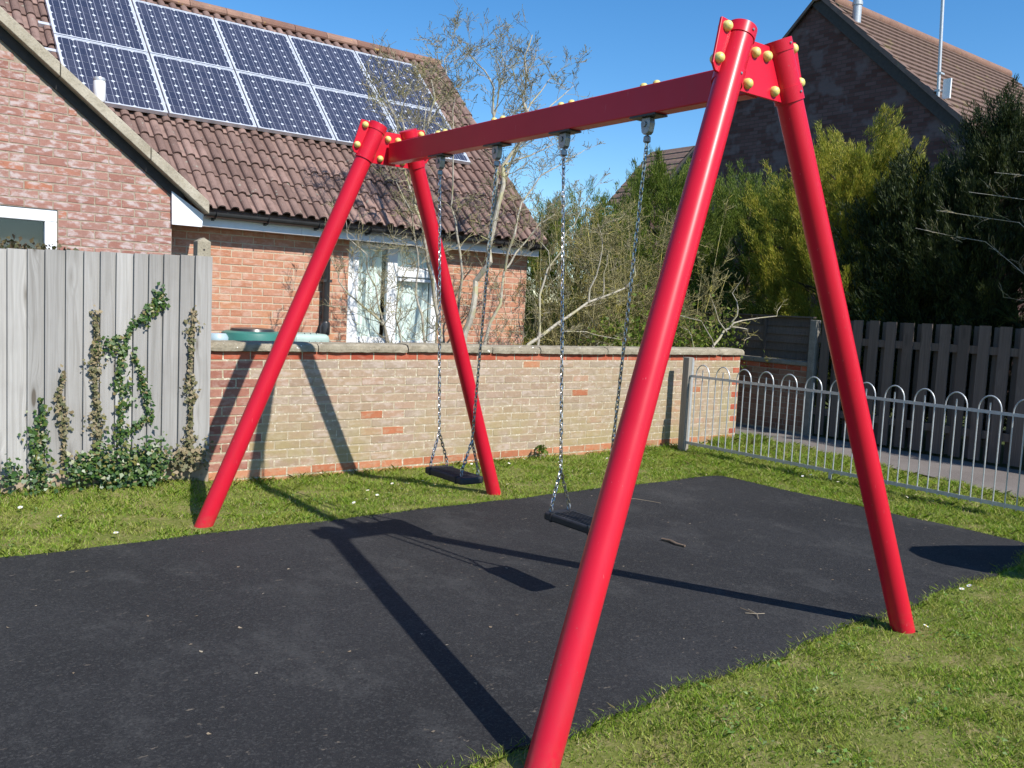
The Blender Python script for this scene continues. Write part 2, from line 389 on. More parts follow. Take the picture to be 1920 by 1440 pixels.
M_GLASS = glass('window_glass', (.94, .97, .96), .05); M_PVGLASS = glass('panel_glass', (.97, .98, 1.0), .055)
g = Mat('net_curtain', .9); g.color((.84, .87, .85)); M_CURT = g.m
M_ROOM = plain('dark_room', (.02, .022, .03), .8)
M_GALV = plain('galvanised_steel', (.50, .52, .53), .42, .35, .12, 30)
M_BIN = plain('green_compost_bin', (.045, .19, .155), .4, 0, .1, 5)
M_BINW = plain('pale_bin_lid', (.36, .46, .41), .45, 0, .08, 6)
M_BINB = plain('pale_blue_tub', (.36, .47, .52), .45, 0, .06, 6)
M_PETAL = plain('daisy_petal', (.80, .80, .80), .6, 0, .03); M_YOLK = plain('daisy_centre', (.75, .50, .04), .6)
M_STICK = bark('dead_stick', (.10, .07, .05), (.22, .16, .115)); M_LITTER = leaf_mat('dry_litter', [(0, (.18, .13, .08)), (.5, (.28, .22, .15)), (1, (.42, .36, .27))], .1)

# ------------------------------------------------------------------ ground
def lawn_h(x, y):
    b = 0.095*np.clip((2.75-x)/.5, 0, 1)*np.clip((y-6.1)/.8, 0, 1)
    return b*b/0.095*1.0*(b > 0)

gm = MB().add([(-150,-120,-.02),(250,-120,-.02),(250,300,-.02),(-150,300,-.02)], [(0,1,2,3)])
tag(link('ground', gm.mesh('ground', M_GROUND)), kind='structure')
# lawn sheet with the low rise by the timber fence
xs = np.arange(-4, 9.61, .15); ys = np.arange(-4, 7.26, .15)
X, Y = np.meshgrid(xs, ys); Z = lawn_h(X, Y) + .004*np.sin(X*7+Y*3)*np.sin(Y*9) - .004
V = np.stack([X, Y, Z], -1).reshape(-1, 3); nx = len(xs); idx = np.arange(len(V)).reshape(len(ys), nx)
q = np.stack([idx[:-1,:-1], idx[:-1,1:], idx[1:,1:], idx[1:,:-1]], -1).reshape(-1, 4)
tag(link('lawn', np_mesh('lawn', V, q.ravel(), np.full(len(q), 4), M_SOIL, True)), kind='structure')
mb = MB().add([(8.0,-6,.012),(10.45,-6,.012),(10.45,30,.012),(9.3,30,.012),(9.5,7.3,.012),(9.42,6.6,.012),(9.12,5.3,.012),(8.92,4.25,.012),(8.72,3.6,.012),(8.5,2.5,.012)], [(0,1,2,3,4,5,6,7,8,9)])
tag(link('path', mb.mesh('path', M_PATH)), kind='structure')

# rubber play surface: back edge straight, front edge slightly skewed and ragged
def mat_front(x): return 2.335 + .05*max(0, x-2.0) + .02*math.sin(x*5.1) + .015*math.sin(x*13.7+1)
edge = [(x, 5.575 + .012*math.sin(x*4) + .008*math.sin(x*11)) for x in np.arange(-1.6, 6.80, .1)]
edge += [(6.84 + .08*t + .012*math.sin(t*17), 5.54 - 2.72*t) for t in np.linspace(0, 1, 24)]
edge += [(x, mat_front(x) + (.25*max(0, x-6.3))) for x in np.arange(6.85, -1.61, -.08)]
mb = MB(); n = len(edge)
mb.add([(x, y, .014) for x, y in edge] + [(x, y, -.03) for x, y in edge], [tuple(reversed(range(n)))] + [(i, (i+1) % n, (i+1) % n + n, i+n) for i in range(n)])
tag(link('rubber_play_surface', mb.mesh('rubber_play_surface', M_MAT)), kind='structure')
EDGE = np.array(edge)

def inside_mat(x, y):
    f = 2.335 + .05*np.maximum(0, x-2.0) + .02*np.sin(x*5.1) + .015*np.sin(x*13.7+1) + .25*np.maximum(0, x-6.3)
    r = 6.84 + .08*(5.54-y)/2.72
    return (y < 5.565) & (y > f+.01) & (x < r) & (x > -1.59)

# ------------------------------------------------------------------ swing frame
CX, CY = 3.1665, 4.0736
LB, LT, HT, AB, AT = 1.777, 1.5556, 2.7126, 1.192, .1285
sf = thing('swing_support', 'red tubular steel swing frame with two A-shaped ends and a beam', 'swing frame', (CX, CY, 0))
for sg in (-1, 1):
    base = Vector((CX, CY+sg*LB, 0)); top = Vector((CX, CY+sg*LT, HT)); Wd = (top-base).normalized(); LEN = (top-base).length
    Nd = Vector((1,0,0)).cross(Wd)*(1 if sg < 0 else -1); Nd = Nd if Nd.y*sg > 0 else -Nd   # outward
    P = lambda u, w, d=0.0: Vector((CX+u, 0, 0)) + Vector((0, base.y, 0)) + Wd*w + Nd*d
    ua = lambda w: AB-(AB-AT)*w/LEN
    for s in (-1, 1):
        w0 = -.06
        off = Vector((-.115, -.128, 0)) if (sg < 0 and s < 0) else Vector((0, 0, 0))   # the front left foot stands a little further out
        lg = MB().tube([P(s*ua(w), w)+off*(1-w/LEN) for w in (w0, .5, 1.2, 1.9, LEN)], .0575, 32)
        part('leg', lg, M_RED, sf, True)
        # clamp sleeve with two collar bands and side ears
        sl = MB().tube([P(s*ua(w), w) for w in (2.535, 2.735)], .0605, 32)
        part('clamp_sleeve', sl, M_RED, sf, True)
        for a, b in ((2.505, 2.565), (2.705, 2.752)):
            part('clamp_band', MB().tube([P(s*ua(w), w) for w in (a, b)], .0645, 32), M_RED, sf, True)
        ear = MB(); poly = [(.185, 2.765), (.250, 2.772), (.305, 2.575), (.290, 2.545), (.22, 2.53)]
        ear.prism([(s*a, b) for a, b in poly], lambda a, b, d: P(a, b, d), -.006, .006)
        bevel(part('clamp_ear', ear, M_RED, sf), .003)
    pl = MB(); poly = [(-.15,2.49),(.15,2.49),(.16,2.60),(.105,2.715),(-.105,2.715),(-.16,2.60)]
    pl.prism(poly, lambda a, b, d: P(a, b, d), -.006, .006)
    bevel(part('bracket_plate', pl, M_RED, sf), .002)
    dome = [(.0225, 0), (.0225, .006), (.0205, .014), (.016, .021), (.009, .0255), (.002, .027)]
    for s in (-1, 1):
        for u, w in ((.222, 2.737), (.272, 2.598), (.040, 2.667), (.090, 2.527)):
            for d in (1, -1):
                part('bolt_cap', MB().lathe(dome, 14, P(s*u, w, d*.006), Nd*d), M_CAP, sf, True)
    for s in (-1, 1):
        for w in (2.535, 2.728):
            c0 = P(s*ua(w), w, .064); part('screw', MB().lathe([(.006, 0), (.006, .004), (.004, .006)], 8, c0, Nd), M_STEEL, sf)
Y0b, Y1b = CY-LT+.02, CY+LT-.02
o = part('beam', MB().box(CX-.042, CX+.042, Y0b, Y1b, 2.490, 2.628), M_RED, sf); bevel(o, .006, 2)
HANG = [.9243, .306, -.306, -.9243]
for v in HANG:
    y = CY+v
    part('hanger_plate', MB().box(CX-.044, CX+.044, y-.085, y+.085, 2.481, 2.4895), M_BLKM, sf)
    hb = MB().prism([(-.027, 0), (.027, 0), (.032, -.028), (.024, -.068), (.012, -.080), (-.012, -.080), (-.024, -.068), (-.032, -.028)], lambda a, b, d, y=y: (CX+d, y+a, 2.481+b), -.018, .018)
    o = part('hanger', hb, M_STEEL, sf); bevel(o, .004)
    pv = MB().lathe([(.014, -.025), (.014, .025)], 12, (CX, y+.006, 2.450), (1, 0, 0)); part('pivot_bolt', pv, M_STEEL, o, True)
    part('swivel', MB().lathe([(.010, 0), (.017, -.006), (.018, -.030), (.010, -.036)], 12, (CX, y, 2.397), (0, 0, 1)), M_STEEL, sf, True)
    for dv in (-.043, .043):
        part('beam_bolt_cap', MB().lathe([(.020, 0), (.020, .006), (.018, .015), (.011, .022), (.002, .024)], 12, (CX, y+dv, 2.628)), M_CAP, sf, True)

# ------------------------------------------------------------------ swings
def link_mesh():
    mb = MB(); pts = []; n = 10; L = .0125; R = .0078
    for k in range(n):
        t = 2*math.pi*k/n; x = math.cos(t)*R; z = math.sin(t)*R; z += L*.75*(1 if z > 1e-6 else (-1 if z < -1e-6 else 0)); pts.append(Vector((x, 0, z)))
    vs = []; fs = []; m = 5; rr = .0037
    for k in range(n):
        d = (pts[(k+1) % n]-pts[k-1]).normalized(); a = Vector((0,1,0)); b = d.cross(a)
        for j in range(m): t = 2*math.pi*j/m; vs.append(pts[k]+(a*math.cos(t)+b*math.sin(t))*rr)
    for k in range(n):
        for j in range(m): fs.append((k*m+j, k*m+(j+1) % m, ((k+1) % n)*m+(j+1) % m, ((k+1) % n)*m+j))
    return mb.add(vs, fs).mesh('chain_link', M_CHAIN, True)
LINK = link_mesh()
def chain(parent, a, b, pitch=.0245):
    ch = link('chain', None, parent); ch.empty_display_size = .05
    a, b = Vector(a), Vector(b); d = b-a; n = max(2, int(d.length/pitch)); q = (-d).to_track_quat('Z', 'Y')
    for k in range(n):
        e = q @ Matrix.Rotation((math.pi/2)*(k % 2)+rng.uniform(-.25, .25), 3, 'Z').to_quaternion()
        link('chain_link', LINK, ch, a+d*((k+.5)/n), e.to_euler())
def make_swing(label, ya, yb, zs, sway):
    yc = (ya+yb)/2; t = thing('swing', label, 'swing', (CX+sway, yc, zs-.03), 'flat black seat swings hanging from the beam')
    so = .177; zt = zs-.022
    prof = [(-.222, -.062), (-.205, -.088), (.205, -.088), (.222, -.062), (.222, .062), (.205, .088), (-.205, .088), (-.222, .062)]
    st_ = MB().prism(prof, lambda a, b, d: (CX+sway+b, yc+a, zt+d), -.042, 0)
    seat = part('seat', st_, M_BLACK, t); bevel(seat, .010, 3)
    gr = MB()
    for k in range(-3, 4): gr.box(CX+sway+k*.020-.004, CX+sway+k*.020+.004, yc-.14, yc+.14, zt-.001, zt+.0035)
    part('tread_ribs', gr, M_BLACK, seat)
    cl = MB()
    for s in (-1, 1): cl.box(CX+sway-.091, CX+sway+.091, yc+s*.150-.006, yc+s*.150+.006, zt-.044, zt+.004)
    part('seat_clamp', cl, M_BLACK, seat)
    for s, yt in ((1, max(ya, yb)), (-1, min(ya, yb))):
        top = Vector((CX, yt, 2.366)); bot = Vector((CX+sway, yc+s*so, zs)); J = bot+Vector((0, 0, .205)); J = J+(top-J)*.0
        J.y = bot.y+(yt-bot.y)*.08
        chain(t, top, J)
        for e in (-.062, .062):
            sh = bot+Vector((e, 0, .012)); chain(t, J, sh)
            ring = []
            for k in range(11): a = 2*math.pi*k/10; ring.append(sh+Vector((0, math.sin(a)*.012, -.014+math.cos(a)*.017)))
            part('shackle', MB().tube(ring, .0035, 6, False), M_STEEL, t, True)
make_swing('black flat swing seat on chains, the one hanging clear over the grass', CY+HANG[0], CY+HANG[1], .500, 0.0)
make_swing('black flat swing seat on chains, half hidden behind the thick front leg', CY+HANG[2], CY+HANG[3], .468, -.005)

# ------------------------------------------------------------------ bricks
def brick_mesh(name, L, mat, seed, H=.065, D=.10):
    r = random.Random(seed); j = lambda a=.0022: r.uniform(-a, a); c = .0034
    f = [(-L/2+c+j(), 0+j(.0008), -H/2+c+j()), (L/2-c+j(), j(.0008), -H/2+c+j()), (L/2-c+j(), j(.0008), H/2-c+j()), (-L/2+c+j(), j(.0008), H/2-c+j())]
    m_ = [(-L/2+j(), c, -H/2+j()), (L/2+j(), c, -H/2+j()), (L/2+j(), c, H/2+j()), (-L/2+j(), c, H/2+j())]
    b = [(-L/2, D, -H/2), (L/2, D, -H/2), (L/2, D, H/2), (-L/2, D, H/2)]
    mb = MB().add(f+m_+b, [(0,1,2,3),(4,5,1,0),(5,6,2,1),(6,7,3,2),(7,4,0,3),(8,9,5,4),(9,10,6,5),(10,11,7,6),(11,8,4,7)])
    return mb.mesh(name, mat)
BCACHE = {}
def bmesh_for(L, mat, k):
    key = (round(L, 3), mat.name, k)
    if key not in BCACHE: BCACHE[key] = brick_mesh('brick', L, mat, hash((round(L, 3), k)) & 0xffff)
    return BCACHE[key]
CAMP = Vector((0, 0, CAM_H))
def lay(items, parent, keep, rest_name='far_bricks', rot=None, rest_mat=None):
    """items: (x, y, z, L, mat); the nearest keep bricks are single, the rest one joined part."""
    items.sort(key=lambda t: (Vector(t[:3])-CAMP).length)
    for t in items[:keep]:
        x, y, z, L, mat = t
        link('brick', bmesh_for(L, mat, rng.randrange(4)), parent, (x, y+rng.uniform(-.0015, .0015), z+rng.uniform(-.0012, .0012)), (rng.uniform(-.004,.004), rng.uniform(-.004,.004), 0) if rot is None else rot)
    rest = {}
    for t in items[keep:]: rest.setdefault(t[4].name, []).append(t)
    R = Matrix.Identity(3) if rot is None else Matrix.Rotation(rot[2], 3, 'Z')
    for k, lst in rest.items():
        mb = MB()
        for x, y, z, L, mat in lst:
            me = bmesh_for(L, mat, rng.randrange(4)); mb.add([R @ v.co + Vector((x, y, z)) for v in me.vertices], [tuple(p.vertices) for p in me.polygons])
        tag(part(rest_name, mb, bpy.data.materials[k], parent), kind='stuff')

def courses(x0, x1, z0, z1, y, zref, xref, matf, clip=None, pitch=.225, ch=.075):
    out = []
    k = math.ceil((z0-zref)/ch-1e-6)
    while zref+(k+1)*ch <= z1+1e-6:
        zc = zref+(k+.5)*ch; off = xref+(0 if k % 2 == 0 else pitch/2)
        n0 = math.floor((x0-off)/pitch); xa = off+n0*pitch
        while xa < x1:
            a = max(xa, x0); b = min(xa+pitch, x1)
            segs = [(a, b)] if clip is None else clip(a, b, zc)
            for a, b in segs:
                if b-a > .045: out.append(((a+b)/2, y, zc, b-a-.010, matf(k, (a+b)/2, zc)))
            xa += pitch
        k += 1
    return out

# ------------------------------------------------------------------ garden wall
WY = 7.06; WX0, WX1 = 2.405, 8.94
gw = thing('garden_wall', 'low brick garden wall with a stone coping behind the swings', 'wall', (5.7, WY, 0))
part('mortar_bed', MB().box(WX0, WX1, WY+.0022, WY+.213, -.12, 1.0776), M_MORT_G, gw)
def gw_mat(k, x, z):
    if z > 1.0: return M_BR_RED
    if z < .10: return M_BR_OR
    if x < 2.78: return M_BR_PUR
    if x > 8.80 and k % 2 == 0: return M_BR_RED
    r = rng.random()
    return M_BR_OR if r < .004 else M_BR_GW
it = courses(WX0, WX1, -.05, 1.078, WY, 1.0026-.075*14, 2.51, gw_mat)
lay(it, gw, 300)
x = WX0-.01; k = 0
while x < WX1+.03:
    L = [.92, .88, .95, .60, .93, .90][k % 6]; x2 = min(x+L, WX1+.04); dz = rng.uniform(-.004, .004); dy = rng.uniform(-.006, .006)
    if WX1+.04-x2 < .25: x2 = WX1+.04
    c = .022
    prof = [(WY-.036+dy, 1.080+dz), (WY+.255, 1.080+dz), (WY+.255, 1.132+dz), (WY+.215, 1.152+dz), (WY+.005+dy, 1.152+dz), (WY-.036+dy, 1.132+dz)]
    mb = MB(); ns = max(4, int((x2-x)/.045)); rows = []
    prof = [(WY-.036+dy, 1.080+dz), (WY-.038+dy, 1.106+dz), (WY-.034+dy, 1.132+dz), (WY-.012+dy, 1.147+dz), (WY+.03, 1.152+dz), (WY+.11, 1.154+dz), (WY+.20, 1.152+dz), (WY+.25, 1.135+dz), (WY+.255, 1.082+dz)]
    for q in range(ns+1):
        xq = x+.005+(x2-x-.010)*q/ns; en = .006 if q in (0, ns) else 0
        rows.append([(xq, a+rng.gauss(0, .0016)+(en if a < WY else -en), b+rng.gauss(0, .0014)-(en if b > 1.12 else 0)) for a, b in prof])
    m_ = len(prof); mb.add([p for rw in rows for p in rw], [(q*m_+i, (q+1)*m_+i, (q+1)*m_+(i+1) % m_, q*m_+(i+1) % m_) for q in range(ns) for i in range(m_)] + [tuple(range(m_)), tuple(reversed(range(ns*m_, ns*m_+m_)))])
    part('coping_stone', mb, M_COPING, gw)
    x = x2; k += 1
# rear face of the wall, plain
# ------------------------------------------------------------------ timber fence
FY = 6.955
fe = thing('timber_fence', 'silvered vertical board fence with ivy climbing over its foot', 'fence', (1.3, FY, .09))
bx = [-1.46, -1.34, -1.225, -1.11, -.995, -.88, -.77, -.65, -.535, -.415, -.30, -.185, -.07, .045, .16, .275, .39, .50, .615, .73, .845, .976, 1.098, 1.207, 1.338, 1.455, 1.564, 1.671, 1.792, 1.897, 2.004, 2.125, 2.236, 2.362]
for i in range(len(bx)-1):
    a, b = bx[i], bx[i+1]; zt = 1.735+.034*(a+b)/2+rng.uniform(-.004, .004); zb = .205+rng.uniform(-.006, .004)
    dy = rng.uniform(-.0015, .0015); t0, t1 = .006, .027
    mb = MB(); a2 = a+.0035; b2 = b+.016
    vs = []
    for z in (zb, zt):
        vs += [(a2, FY-t1+dy, z), (b2-.003, FY-t0+dy+.006, z), (b2-.003, FY+.012+dy, z), (a2, FY-.006+dy, z)]
    mb.add(vs, [(0,3,2,1),(4,5,6,7),(0,1,5,4),(1,2,6,5),(2,3,7,6),(3,0,4,7)])
    part('board', mb, M_FENCE, fe)
for x0, x1 in ((-1.46, .44), (.46, 2.37)): part('gravel_board', MB().box(x0, x1, FY-.012, FY+.03, -.05, .202), M_GRAVB, fe)
for z in (.45, 1.05, 1.6): part('rail', MB().box(-1.46, 2.33, FY+.013, FY+.07, z-.04, z+.04), M_POST, fe)
po = MB().box(2.283, 2.385, FY+.075, FY+.175, -.05, 1.925); po.v += []; 
pc = MB().add([(2.283,FY+.075,1.925),(2.385,FY+.075,1.925),(2.385,FY+.175,1.925),(2.283,FY+.175,1.925),(2.334,FY+.085,1.955),(2.334,FY+.165,1.955)], [(0,1,4),(1,2,5,4),(2,3,5),(3,0,4,5)])
o = part('concrete_post', po, M_CONC, fe); part('post_top', pc, M_CONC, o); part('bolt_hole', MB().lathe([(.008, 0), (.008, .002)], 8, (2.334, FY+.073, 1.862), (0, 1, 0)), M_DARKSOF, o)

# ------------------------------------------------------------------ house with solar roof
HY, GY = 9.05, 8.75; HX1 = 7.10
RM = .99; RC = 1/math.sqrt(1+RM*RM); RS = RM*RC
def RP(x, s, h=0.0):        # point on the main roof: s along the slope from the eave datum, h proud of it
    return Vector((x, 8.85+s*RC-h*RS, 2.37+s*RS+h*RC))
SR = 3.72
hs = thing('brick_house', 'brick house with brown tiled roof, white fascia and front gable', 'house', (4.0, 9.1, 0))
# main wall core with the window opening 4.60..5.78, z .95..2.12
wx0, wx1, wz0 = 4.60, 5.785, .95
core = MB()
core.box(2.40, wx0, HY+.003, HY+.2, -.1, 2.28); core.box(wx1, HX1, HY+.003, HY+.2, -.1, 2.28); core.box(wx0, wx1, HY+.003, HY+.2, -.1, wz0)
core.box(HX1-.21, HX1-.003, HY+.2, 14.2, -.1, 2.28)
core.add([(HX1-.2, 9.0, 2.28), (HX1-.2, 14.2, 2.28), (HX1-.2, 11.52, 4.92), (HX1-.004, 9.0, 2.28), (HX1-.004, 14.2, 2.28), (HX1-.004, 11.52, 4.92)], [(0,1,2),(5,4,3),(0,2,5,3),(2,1,4,5)])
mw = part('wall', core, M_MORT_H, hs)
def clipw(a, b, z):
    if z < wz0-.03: return [(a, b)]
    out = []
    if a < wx0: out.append((a, min(b, wx0)))
    if b > wx1: out.append((max(a, wx1), b))
    return out
it1 = [t for t in courses(2.62, HX1, .9, 2.28, HY, .02, 2.72, lambda k, x, z: M_BR_HSE, clipw)]
# gable wall (front wing)
VX, VZ, VM = 2.592, 2.461, .770
def verge_z(x): return VZ+(VX-x)*VM
gc = MB(); gx0 = -2.0; W0, W1, WZ0, WZ1 = .55, 1.624, 1.2, 2.185
fnY = lambda a, b, d: (a, d, b)
gc.prism([(W1, -.1), (2.597, -.1), (2.597, 2.457), (W1, verge_z(W1))], fnY, GY+.003, GY+.30)
gc.prism([(W0, WZ1), (W1, WZ1), (W1, verge_z(W1)), (W0, verge_z(W0))], fnY, GY+.003, GY+.30)
gc.prism([(W0, -.1), (W1, -.1), (W1, WZ0), (W0, WZ0)], fnY, GY+.003, GY+.30)
gc.prism([(gx0, -.1), (W0, -.1), (W0, verge_z(W0)), (0, verge_z(0)), (gx0, verge_z(0)-1.54)], fnY, GY+.003, GY+.30)
gwl = part('gable_wall', gc, M_MORT_GAB, hs)
GW0, GW1, GWZ0, GWZ1 = .55, 1.624, 1.2, 2.185
def clipg(a, b, z):
    xm = VX-(z+.042-VZ)/VM; b = min(b, xm); 
    if b <= a: return []
    if GWZ0 < z < GWZ1:
        out = []
        if a < GW0: out.append((a, min(b, GW0)))
        if b > GW1: out.append((max(a, GW1), b))
        return out
    return [(a, b)]
it2 = courses(-.9, 2.60, 1.45, 4.4, GY, 2.006-.075*20+.028, 2.60-.225*20-.1125, lambda k, x, z: M_BR_GAB, clipg)
allb = sorted([(t, mw) for t in it1] + [(t, gwl) for t in it2], key=lambda q: (0 if (q[0][0] > 1.05 and q[0][2] > 1.02) else 1, (Vector(q[0][:3])-CAMP).length))
lay([t for t, w in allb[:300] if w is mw], mw, 999); lay([t for t, w in allb[:300] if w is gwl], gwl, 999)
lay([t for t, w in allb[300:] if w is mw], mw, 0); lay([t for t, w in allb[300:] if w is gwl], gwl, 0)

# roof deck, tiles
deck = MB(); xr = HX1+.03
deck.add([RP(-1.5, -.05, -.02), RP(xr, -.05, -.02), RP(xr, SR, -.02), RP(-1.5, SR, -.02), RP(-1.5, -.05, -.07), RP(xr, -.05, -.07), RP(xr, SR, -.07), RP(-1.5, SR, -.07)],
         [(0,1,2,3),(7,6,5,4),(0,4,5,1),(1,5,6,2),(2,6,7,3),(3,7,4,0)])
rid = RP(0, SR, 0)
deck.add([(-1.5, rid.y, rid.z-.05), (xr, rid.y, rid.z-.05), (xr, rid.y+2.9, rid.z-2.9), (-1.5, rid.y+2.9, rid.z-2.9)], [(0,1,2,3)])
roof = part('roof', deck, M_TILE, hs)
TW, TG = .268, .252
def tile_mesh(seed):
    r = random.Random(seed); prof = []
    h = TW/2
    for b in (0, h):
        prof += [(b+.000, .004), (b+.012, .000), (b+.046, .000)]
        for k in range(1, 7):
            t = math.pi*k/7; prof.append((b+.090-.042*math.cos(t), .010+.034*math.sin(t)))
    prof.append((TW+.004, .004)); n = len(prof); vs = []
    for (y, dz) in ((0, .026), (TG+.055, .0)):
        for x_, z in prof: vs.append((x_, y+r.uniform(-.0015, .0015), z+dz))
    for x_, z in prof: vs.append((x_, 0, z+.026-.015))
    fs = [(i, i+1, n+i+1, n+i) for i in range(n-1)] + [(2*n+i, 2*n+i+1, i+1, i) for i in range(n-1)]
    return MB().add(vs, fs).mesh('roof_tile', M_TILE, False)
TM = [tile_mesh(i) for i in range(4)]
ang = math.atan(RM)
def valley_s(x): return (2.35+.77*(2.97-x)-2.37)/RS if x < 2.97 else -1
tiles = []
nrow = int((SR+.06)/TG)+1
for j in range(nrow):
    s0 = -.062+j*TG
    if s0+TG > SR+.08: continue
    for i in range(23):
        x0 = xr+.012-(i+1)*TW
        if x0+TW < 1.2: continue
        if x0+TW*.5 < 2.95 and s0+TG < valley_s(x0+TW): continue
        under = (1.95 < x0 and x0+TW < 6.52) and (s0 > 1.28 and s0+TG < 3.34)
        tiles.append((under, x0, s0))
tiles.sort(key=lambda t: (t[0], (RP(t[1], t[2])-CAMP).length))
for u, x0, s0 in tiles[:300]:
    link('roof_tile', TM[rng.randrange(4)], roof, RP(x0+rng.uniform(-.002, .002), s0+rng.gauss(0, .004), .004), (ang+rng.uniform(-.018, .018), rng.uniform(-.010, .010), rng.uniform(-.010, .010)))
rest = MB()
for u, x0, s0 in tiles[300:]:
    me = TM[rng.randrange(4)]; R = Matrix.Rotation(ang, 3, 'X'); rest.add([R @ v.co + RP(x0, s0, .004) for v in me.vertices], [tuple(p.vertices) for p in me.polygons])
if rest.v: tag(part('far_tiles', rest, M_TILE, roof), kind='stuff')
# ridge tiles and right verge tiles
xx = -1.4
while xx < xr:
    mb = MB(); L = .45; pr = []
    for k in range(9): t = math.pi*k/8; pr.append((.115*math.cos(t), .095*math.sin(t)))
    c0 = RP(0, SR, .03); mb.prism(pr + [(-.105, -.02), (.105, -.02)], lambda a, b, d: (d, c0.y+.0+a, c0.z-.04+b), xx+.003, min(xx+L-.003, xr+.02))
    part('ridge_tile', mb, M_RIDGE, roof); xx += L
j = 0; s0 = -.07
while s0 < SR-.1:
    mb = MB(); a = RP(xr+.005, s0, .045); b = RP(xr+.005, s0+TG+.02, .025); mb.tube([a, b], [.046, .042], 10); part('verge_tile', mb, M_TILE, roof); s0 += TG
part('verge_bed', MB().add([RP(xr-.02, -.05, .02), RP(xr+.035, -.05, .02), RP(xr+.035, SR, .02), RP(xr-.02, SR, .02), RP(xr-.02, -.05, -.08), RP(xr+.035, -.05, -.08), RP(xr+.035, SR, -.08), RP(xr-.02, SR, -.08)],
     [(0,1,2,3),(7,6,5,4),(0,4,5,1),(1,5,6,2),(2,6,7,3),(3,7,4,0)]), M_VERGE, roof)
# wing roof, verge, barge
wr = MB(); zt0 = 2.357
def WV(x): return 2.357+(2.91-x)*.80
def wy(x): return 8.85+(WV(x)-2.37)/RM
wr.add([(2.91, 8.70, WV(2.91)-.02), (2.91, 8.95, WV(2.91)-.02), (0, wy(0), WV(0)-.02), (0, 8.70, WV(0)-.02), (-2.3, 8.70, WV(2.3)-.9), (-2.3, wy(0), WV(2.3)-.9)], [(0,1,2,3), (3,2,5,4)])
part('wing_roof', wr, M_TILE, hs)
def strip(x0, x1, off0, off1, y0, y1):
    return MB().prism([(x0, WV(x0)+off0), (x1, WV(x1)+off0), (x1, WV(x1)+off1), (x0, WV(x0)+off1)], lambda a, b, d: (a, d, b), y0, y1)
for a, b in ((2.905, 2.37), (2.364, 1.62), (1.614, .9), (.894, .0)):
    o = part('verge_mortar', strip(a, b, -.088, .028, 8.622, 8.76), M_VERGE, hs); bevel(o, .006)
part('barge_soffit', strip(2.70, .0, -.195, -.090, 8.728, 8.7475), M_DARKSOF, hs)
part('wing_verge_tile', strip(2.92, .0, .030, .050, 8.69, 8.95), M_TILE, hs)
# boxed eave end, fascia, soffit
mb = MB().prism([(2.583, 2.455), (2.880, 2.270), (2.868, 2.150), (2.590, 2.150)], lambda a, b, d: (a, d, b), 8.712, 8.742)
part('box_end', mb, M_SOFFIT, hs)
part('wing_return', MB().box(2.5975, 2.60, 8.76, HY, 0, 2.3), M_BR_GAB, hs)
for a, b in ((2.868, 3.95), (3.953, 5.05), (5.053, 6.1), (6.103, HX1+.03)):
    part('fascia', MB().box(a, b, 8.868, 8.888, 2.172, 2.338), M_SOFFIT, hs)
part('soffit', MB().box(2.61, HX1+.02, 8.889, HY+.01, 2.174, 2.186), M_SOFFIT, hs)
# gutter
gt = MB(); pr = []
for k in range(11): t = math.pi+math.pi*k/10; pr.append((8.808+.056*math.cos(t), 2.306+.052*math.sin(t)))
for k in range(10, -1, -1): t = math.pi+math.pi*k/10; pr.append((8.808+.052*math.cos(t), 2.306+.048*math.sin(t)))
n = len(pr); X0g, X1g = 2.93, HX1+.05
gt.add([(X0g, a, b) for a, b in pr] + [(X1g, a, b) for a, b in pr], [(i, (i+1) % n, (i+1) % n+n, i+n) for i in range(n)])
gt.add([(X0g, a, b) for a, b in pr[:11]], [tuple(range(11))]); gt.add([(X1g, a, b) for a, b in pr[:11]], [tuple(range(11))])
gut = part('gutter', gt, M_GUT, hs)
for xg in (3.02, 3.55, 4.1, 4.7, 5.3, 5.9, 6.5, 7.0):
    mb = MB()
    for k in range(8):
        t = math.pi+math.pi*k/8; t2 = math.pi+math.pi*(k+1)/8
        mb.bar((xg, 8.808+.059*math.cos(t), 2.306+.055*math.sin(t)), (xg, 8.808+.059*math.cos(t2), 2.306+.055*math.sin(t2)), .03, .006, (1, 0, 0))
    mb.box(xg-.015, xg+.015, 8.858, 8.867, 2.23, 2.31); part('gutter_bracket', mb, M_GUT, gut)
# downpipe
dp = part('downpipe', MB().tube([(4.305, 8.985, -.02), (4.305, 8.985, 2.02), (4.305, 8.955, 2.08), (4.305, 8.84, 2.20), (4.305, 8.812, 2.26)], .038, 16), M_GUT, hs, True)
part('pipe_collar', MB().lathe([(.050, 1.13), (.052, 1.14), (.052, 1.26), (.046, 1.275)], 16, (4.305, 8.985, 0)), M_GUT, dp, True)
part('side_inlet', MB().tube([(4.245, 8.97, 1.06), (4.245, 8.97, 1.22), (4.262, 8.97, 1.25), (4.29, 8.98, 1.25)], .013, 8), M_GUT, dp, True)
part('pipe_bracket', MB().box(4.255, 4.355, 8.95, 9.045, 1.70, 1.73), M_GUT, dp)
